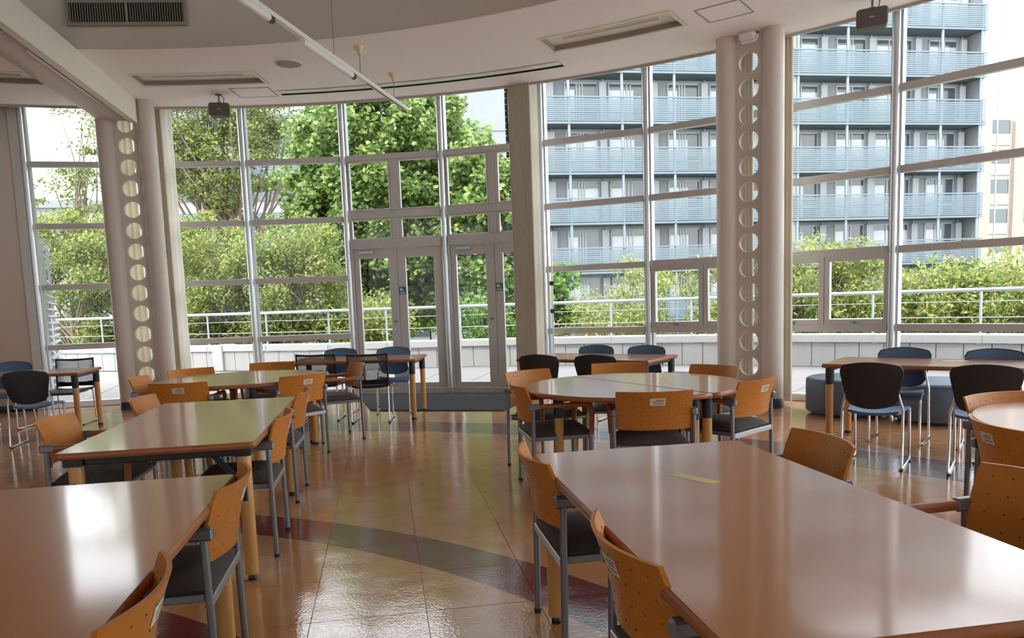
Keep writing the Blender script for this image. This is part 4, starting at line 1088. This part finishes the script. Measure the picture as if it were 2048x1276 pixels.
def slats_mesh(q, u0, u1, v, z0, z1, n, th=.10, dv=.06):
    for i in range(n):
        z = z0 + (z1 - z0) * (i + .5) / n
        q.box(u0, u1, v, v + dv, z - th/2, z + th/2)
RZS = [1.37, 4.77, 8.17, 11.58, 14.98, 18.38, 21.8]
bw = {}
def block(root, u0, u1, v, posts, left_side=True):
    VB = v + 1.7                            # recessed wall behind the balcony
    q = MB(); q.box(u0, u1, VB, VB + 9, GZ, 27); q.build('back_wall', M['conc'], root)
    for s_, uu in ((0, u0), (1, u1)):
        q = MB(); q.box(uu - .12, uu + .12, v + .1, VB, GZ, 26); q.build('end_wall', M['conc'], root)
    for zi, zr in enumerate(RZS):
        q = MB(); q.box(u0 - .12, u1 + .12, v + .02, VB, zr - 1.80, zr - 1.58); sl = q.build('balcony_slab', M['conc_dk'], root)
        q = MB(); slats_mesh(q, u0 - .25, u1 + .25, v - .06, zr - 1.62, zr - .12, 11, .095)
        q.box(u0 - .25, u1 + .25, v - .10, v + .0, zr - .05, zr + .05); q.box(u0 - .25, u1 + .25, v - .10, v + .04, zr - 1.80, zr - 1.66)
        so = q.build('balcony_slats', M['slat'], root); so['kind'] = 'stuff'
    for pu in posts:
        q = MB(); q.tube([(pu, v + .06, GZ), (pu, v + .06, 25)], .11, 8); q.build('post', M['post'], root)
        q = MB(); q.tube([(pu + 2.9, VB - .12, GZ), (pu + 2.9, VB - .12, 25)], .06, 6); q.build('downpipe', M['bwhite'], root)
    for zi, zr in enumerate(RZS):
        zf = zr - 1.55
        for k, pu in enumerate(posts):
            a = pu + (.15 if k % 2 else -.45); b_ = pu + 2.5
            if b_ > u1: b_ = u1 - .4
            if b_ - a < 1: continue
            key = (round(b_ - a, 2),)
            if key not in bw:
                L = b_ - a; fr = MB(); H = 2.85
                xs = [0, .36 * L, .45 * L, .54 * L, L]
                for x in xs: fr.box(x - .05, x + .05, -.06, .02, 0, H)
                fr.box(-.05, L + .05, -.06, .02, -.05, .08); fr.box(-.05, L + .05, -.06, .02, H - .05, H + .06); fr.box(0, L, -.05, .02, .85, .93)
                me = fr.mesh('window'); me.materials.append(M['wframe'])
                p1 = MB(); p1.add([(0, -.01, 0), (L, -.01, 0), (L, -.01, H), (0, -.01, H)], [(0, 1, 2, 3)])
                bw[key] = (me, p1.mesh('pane'), L, H)
            me, pm, L, H = bw[key]
            wo = obj('window', me, None, root, (a, VB - .02, zf + .05))
            dk = (zi * 5 + k * 3) % 7
            pane = MB(); cut = (.62 if dk in (0, 3, 5) else (.3 if dk in (1, 2) else 1.0))
            pane.add([(0, -.012, 0), (L * cut, -.012, 0), (L * cut, -.012, H * .84), (0, -.012, H * .84)], [(0, 1, 2, 3)])
            pane.build('blind', M['pane_lt'], wo)
            pane = MB(); pane.add([(0, -.008, 0), (L, -.008, 0), (L, -.008, H), (0, -.008, H)], [(0, 1, 2, 3)]); pane.build('pane', M['pane_dk'], wo)
            # pale partition pier between the bays
        for k, pu in enumerate(posts):
            q = MB(); q.box(pu + 2.55, pu + 3.05, VB - .45, VB, zf, zf + 2.9); 
            if pu + 3.05 < u1: q.build('pier', M['bwhite'], root)
BV = 52.2
gx, gy = 0.0, 0.0
bA = empty('balcony_building', (0, 0, 0), GA); tag(bA, 'pale grey building with blue-grey slatted balconies, wing beside the big tree', 'building', 'buildings across the terrace')
block(bA, 9.3, 28.6, BV, [13.28 + 3.8 * k - 3.8 for k in range(0, 5)])
bB = empty('balcony_building', (0, 0, 0), GA); tag(bB, 'pale grey building with blue-grey slatted balconies, end wing standing against the sky', 'building', 'buildings across the terrace')
block(bB, 30.0, 45.15, BV, [30.23, 34.1, 37.9, 41.72, 45.0])
q = MB(); q.box(28.9, 29.7, BV + .9, BV + 8, GZ, 25); q.build('link_wall', M['bwhite'], bB)
bC = empty('stair_tower', (0, 0, 0), GA); tag(bC, 'plain white tower block behind the big bright green tree', 'building')
q = MB(); q.box(3.6, 8.75, BV - .6, BV + 8, GZ, 25); q.build('tower_wall', M['conc'], bC)
q = MB(); q.box(3.6, 8.75, BV - .62, BV - .6, 12.55, 12.6); q.build('joint', M['conc_dk'], bC)
q = MB(); q.box(8.77, 9.02, BV + .5, BV + 1, GZ, 25); q.build('stair_void', M['dark'], bC)
q = MB(); slats_mesh(q, 8.77, 9.02, BV + .3, GZ, 25, 70, .06, .05); so = q.build('stair_louvre', M['slat'], bC); so['kind'] = 'stuff'
bD = empty('slatted_building', (0, 0, 0), GA); tag(bD, 'long white building with slatted bands behind the trees', 'building')
q = MB(); q.box(-17, 3.5, BV + 6, BV + 14, GZ, 21); q.build('wall', M['bwhite'], bD)
for zr in RZS[:-1]:
    q = MB(); slats_mesh(q, -17, 3.5, BV + 5.8, zr - 1.5, zr + .1, 11, .10); so = q.build('slat_band', M['slat'], bD); so['kind'] = 'stuff'
    q = MB(); q.box(-17, 3.5, BV + 5.9, BV + 6.01, zr - 2.5, zr - 1.6); q.build('window_band', M['pane_dk'], bD)
# low white building on the left
bE = empty('low_building', (-26, 42, 0), radians(14)); tag(bE, 'low white building seen past the layered tree by the plain wall', 'building')
q = MB(); q.box(-9, 4.5, 0, 8, GZ, 7.2); q.build('wall', M['bwhite'], bE)
q = MB(); q.box(-9.3, 4.8, -.3, 8.3, 7.2, 7.6); q.build('roof', M['conc'], bE)
# beige block far right
bF = empty('beige_building', (0, 0, 0), GA); tag(bF, 'distant beige building with dark piers and white window bands', 'building')
VF = 78
q = MB(); q.box(60.5, 92, VF, VF + 12, GZ, 19.5); q.build('wall', M['beige'], bF)
for k in range(7):
    q = MB(); q.box(62.6 + k * 4.4, 64.0 + k * 4.4, VF - .5, VF, GZ, 19.5); q.build('pier', M['lampside'], bF)
pan = MB(); pan.box(0, 2.5, -.1, .02, 0, .9); pmn = pan.mesh('spandrel'); pmn.materials.append(M['bwhite'])
wn = MB(); wn.box(0, 2.5, -.05, .02, 0, 1.5); wnm = wn.mesh('window'); wnm.materials.append(M['pane_dk'])
for k in range(7):
    for z in range(6):
        obj('spandrel', pmn, None, bF, (64.2 + k * 4.4, VF, .3 + z * 3.3)); obj('window', wnm, None, bF, (64.2 + k * 4.4, VF, 1.6 + z * 3.3))
bG = empty('annex_block', (0, 0, 0), GA); tag(bG, 'small plain grey block beside the balcony building end', 'building')
q = MB(); q.box(46.2, 49.6, BV + 8, BV + 13, GZ, 8.9); q.build('wall', M['conc'], bG)
for k in range(2):
    for z in (3.4, 5.4):
        q = MB(); q.box(46.9 + k * 1.4, 47.4 + k * 1.4, BV + 7.95, BV + 8.0, z, z + 1.6); q.build('window', M['pane_dk'], bG)
bH = empty('low_white_block', (0, 0, 0), GA); tag(bH, 'low white flat-roofed building behind the yellow-green trees', 'building')
q = MB(); q.box(40.5, 66, 40, 47, GZ, 2.1); q.build('wall', M['bwhite'], bH)
q = MB(); q.box(40.2, 66.3, 39.7, 47.3, 2.1, 2.3); q.build('roof', M['conc'], bH)

# ---- trees
import numpy as np
def leaves(rng, centers, radii, n, size, aspect, shape, droop=0.3, flat=1.0):
    """one mesh of single leaves scattered in lumpy clusters"""
    k = len(centers); idx = rng.integers(0, k, n)
    off = rng.normal(0, 1, (n, 3)); off /= np.linalg.norm(off, axis=1, keepdims=True) + 1e-9
    off *= (rng.random((n, 1)) ** 0.45)
    off[:, 2] *= flat
    P_ = centers[idx] + off * radii[idx][:, None]
    nrm = rng.normal(0, .55, (n, 3)); nrm[:, 2] += .75; nrm[:, 1] -= .35; nrm /= np.linalg.norm(nrm, axis=1, keepdims=True)
    t = rng.normal(0, 1, (n, 3)); t[:, 2] -= droop; t -= nrm * (t * nrm).sum(1, keepdims=True); t /= np.linalg.norm(t, axis=1, keepdims=True) + 1e-9
    s_ = np.cross(nrm, t); sz = size * rng.uniform(.65, 1.25, (n, 1))
    m_ = len(shape); V_ = np.empty((n, m_, 3))
    for i, (a, c_, e) in enumerate(shape): V_[:, i] = P_ + t * sz * a + s_ * sz * aspect * c_ + nrm * sz * e
    me = bpy.data.meshes.new('foliage')
    me.vertices.add(n * m_); me.vertices.foreach_set('co', V_.reshape(-1))
    me.loops.add(n * m_); me.loops.foreach_set('vertex_index', np.arange(n * m_, dtype=np.int32))
    me.polygons.add(n); me.polygons.foreach_set('loop_start', np.arange(n, dtype=np.int32) * m_)
    try: me.polygons.foreach_set('loop_total', np.full(n, m_, dtype=np.int32))
    except Exception: pass
    me.update(calc_edges=True); me.validate()
    return me
LOBED = [(-.5, 0, 0), (-.30, .42, .05), (.05, .30, 0), (.12, .55, .08), (.25, .25, 0), (.55, 0, -.08), (.25, -.25, 0), (.12, -.55, .08), (.05, -.30, 0), (-.30, -.42, .05)]
OVAL = [(-.5, 0, 0), (-.1, .5, .04), (.55, 0, -.05), (-.1, -.5, .04)]
def tree(name, base, crown, rad, nclump, csize, nleaf, lsize, aspect, shape, m, label, group, seed, trunk=.18, lean=(0, 0), flat=1.0, droop=.3, shellb=.5, branch=26, stems=1, fork=.35):
    rng = np.random.default_rng(seed); w = empty(name, base); tag(w, label, 'tree', group)
    c = np.array(crown) - np.array(base); R_ = np.array(rad)
    d = rng.normal(0, 1, (nclump, 3)); d /= np.linalg.norm(d, axis=1, keepdims=True)
    rr = shellb + (1 - shellb) * rng.random((nclump, 1)) ** .6
    cen = c + d * R_ * rr
    rad_c = csize * rng.uniform(.6, 1.3, nclump)
    me = leaves(rng, cen, rad_c, nleaf, lsize, aspect, shape, droop, flat)
    fo = obj('foliage', me, m, w); fo['kind'] = 'stuff'
    q = MB()
    top = Vector(c + np.array([0, 0, -R_[2] * fork]))
    tops = []
    for s_ in range(stems):
        o_ = Vector((rng.normal(0, .25 * (stems > 1)), rng.normal(0, .2 * (stems > 1)), 0)); tp_ = top + Vector((rng.normal(0, R_[0] * .3 * (stems > 1)), rng.normal(0, .4 * (stems > 1)), rng.normal(0, .3)))
        mid = (o_ + tp_) * .5 + Vector((rng.normal(0, .15), rng.normal(0, .15), 0)); tops.append((o_, mid, tp_))
        q.tube([o_, mid, tp_], trunk, 8, r1=trunk * .6)
    q.build('trunk', M['bark'], w)
    q = MB()
    for i in range(min(branch, nclump)):
        o_, mid, tp_ = tops[i % stems]; e = Vector(cen[i]); st = tp_ + (mid - tp_) * float(rng.random() * .5)
        m1 = st.lerp(e, .5) + Vector((rng.normal(0, .2), rng.normal(0, .2), -.1 * (e - st).length * .5))
        q.tube([st, m1, e], trunk * .38, 6, r1=trunk * .07)
    q.build('branches', M['bark'], w)
    return w
def px(x, y, d): p = at_d(x, y, d); return (p.x, p.y, p.z)
c = px(770, 395, 24); tree('plane_tree', (c[0], 24.5, GZ), (c[0], 24.5, c[2]), (3.3, 2.4, 4.5), 520, .50, 95000, .15, .95, LOBED, M['leaf_plane'], 'large bright green plane tree with lobed leaves behind the glass doors', 'trees beyond the terrace', 1, .22, shellb=.35)
c = px(985, 480, 23); tree('plane_tree', (c[0], 22.5, GZ), (c[0], 22.5, c[2]), (1.3, 1.2, 3.0), 110, .45, 17000, .155, .95, LOBED, M['leaf_plane'], 'smaller bright plane tree growing behind the beige curtain', 'trees beyond the terrace', 2, .12, shellb=.3)
c = px(410, 255, 31); tree('zelkova_tree', (c[0], 31, GZ), (c[0], 31, c[2]), (4.3, 2.4, 3.8), 190, .85, 36000, .14, .6, OVAL, M['leaf_zel'], 'airy tree with fine leaves and forked branches behind the hanging loudspeaker', 'trees beyond the terrace', 3, .2, flat=.4, shellb=.2, branch=60, stems=4, fork=1.0)
c = px(160, 330, 30); tree('zelkova_tree', (c[0] - .2, 30, GZ), (c[0], 30, c[2] - .3), (1.9, 1.8, 3.3), 40, .75, 4200, .15, .6, OVAL, M['leaf_zel'], 'layered thin tree against the white sky by the plain wall', 'trees beyond the terrace', 4, .14, flat=.35, shellb=.2, branch=30, stems=2, fork=.9)
def cherry(x, y, d, rx, rz, n, seed, label, ncl=46):
    c = px(x, y, d); tree('cherry_tree', (c[0], d, GZ), (c[0], d, c[2]), (rx, 1.3, rz), ncl, .45, int(n * 2.6), .112, .42, OVAL, M['leaf_cherry'], label, 'yellowing cherry trees along the terrace', seed, .09, droop=1.2, shellb=.25, branch=26, stems=2, fork=.8)
cherry(140, 540, 21.5, 1.8, 1.9, 7500, 11, 'yellowing cherry tree outside the window by the plain wall')
cherry(300, 560, 21.5, 1.7, 1.7, 6500, 12, 'yellowing cherry tree behind the column under the beam')
cherry(430, 560, 20.0, 1.6, 1.65, 7500, 13, 'yellowing cherry tree behind the window with the hanging loudspeaker')
cherry(590, 560, 19.5, 1.6, 1.5, 8000, 14, 'yellowing cherry tree beside the glass doors')
cherry(740, 650, 19.5, 1.0, .75, 2400, 15, 'low cherry tree below the big plane tree')
c = px(955, 640, 19.0); tree('laurel_shrub', (c[0], 19, GZ), (c[0], 19, c[2] - .2), (.95, .8, .75), 40, .35, 5000, .09, .6, OVAL, M['leaf_dark'], 'small dense bright green shrub behind the right glass door', 'trees beyond the terrace', 16, .06)
c = px(1115, 600, 20.0); tree('plane_tree', (c[0], 20, GZ), (c[0], 20, c[2]), (.55, .6, .9), 16, .35, 1100, .2, .9, LOBED, M['leaf_dark'], 'slender dark green tree right beside the beige curtain', 'trees beyond the terrace', 17, .06)
for k_, (x_, y_) in enumerate(((95, 668), (235, 668), (380, 662), (520, 658), (655, 652))): cherry(x_, y_, (22.2, 21.4, 20.4, 19.8, 19.6)[k_], 1.25, .55, 2600, 31 + k_, ('low leafy cherry growing right behind the parapet by the louvre screen', 'low leafy cherry behind the parapet, hidden partly by the column under the beam', 'low leafy cherry behind the parapet pier', 'low leafy cherry behind the parapet, between pier and doors', 'low leafy cherry behind the parapet, next to the glass doors')[k_], 30)
cherry(1215, 650, 18.5, 1.25, .75, 1700, 21, 'sparse cherry tree before the balcony building, next to the curtain', 26)
cherry(1285, 600, 18.5, .7, 1.0, 900, 22, 'thin upright cherry tree before the balcony building', 16)
cherry(1430, 630, 18.0, .9, 1.2, 1800, 23, 'cherry tree behind the twin column beside the ottomans', 26)
cherry(1640, 575, 17.0, 1.35, 1.25, 5200, 24, 'leafy cherry tree behind the hinged windows')
cherry(1750, 640, 17.0, 1.0, .75, 2600, 25, 'low cherry tree behind the hinged windows beside the mullion')
cherry(1880, 610, 16.6, 1.1, .8, 4200, 26, 'yellow-green cherry tree before the end of the balcony building')
cherry(2030, 600, 16.2, 1.0, .95, 4200, 27, 'yellow-green cherry tree before the low white building')
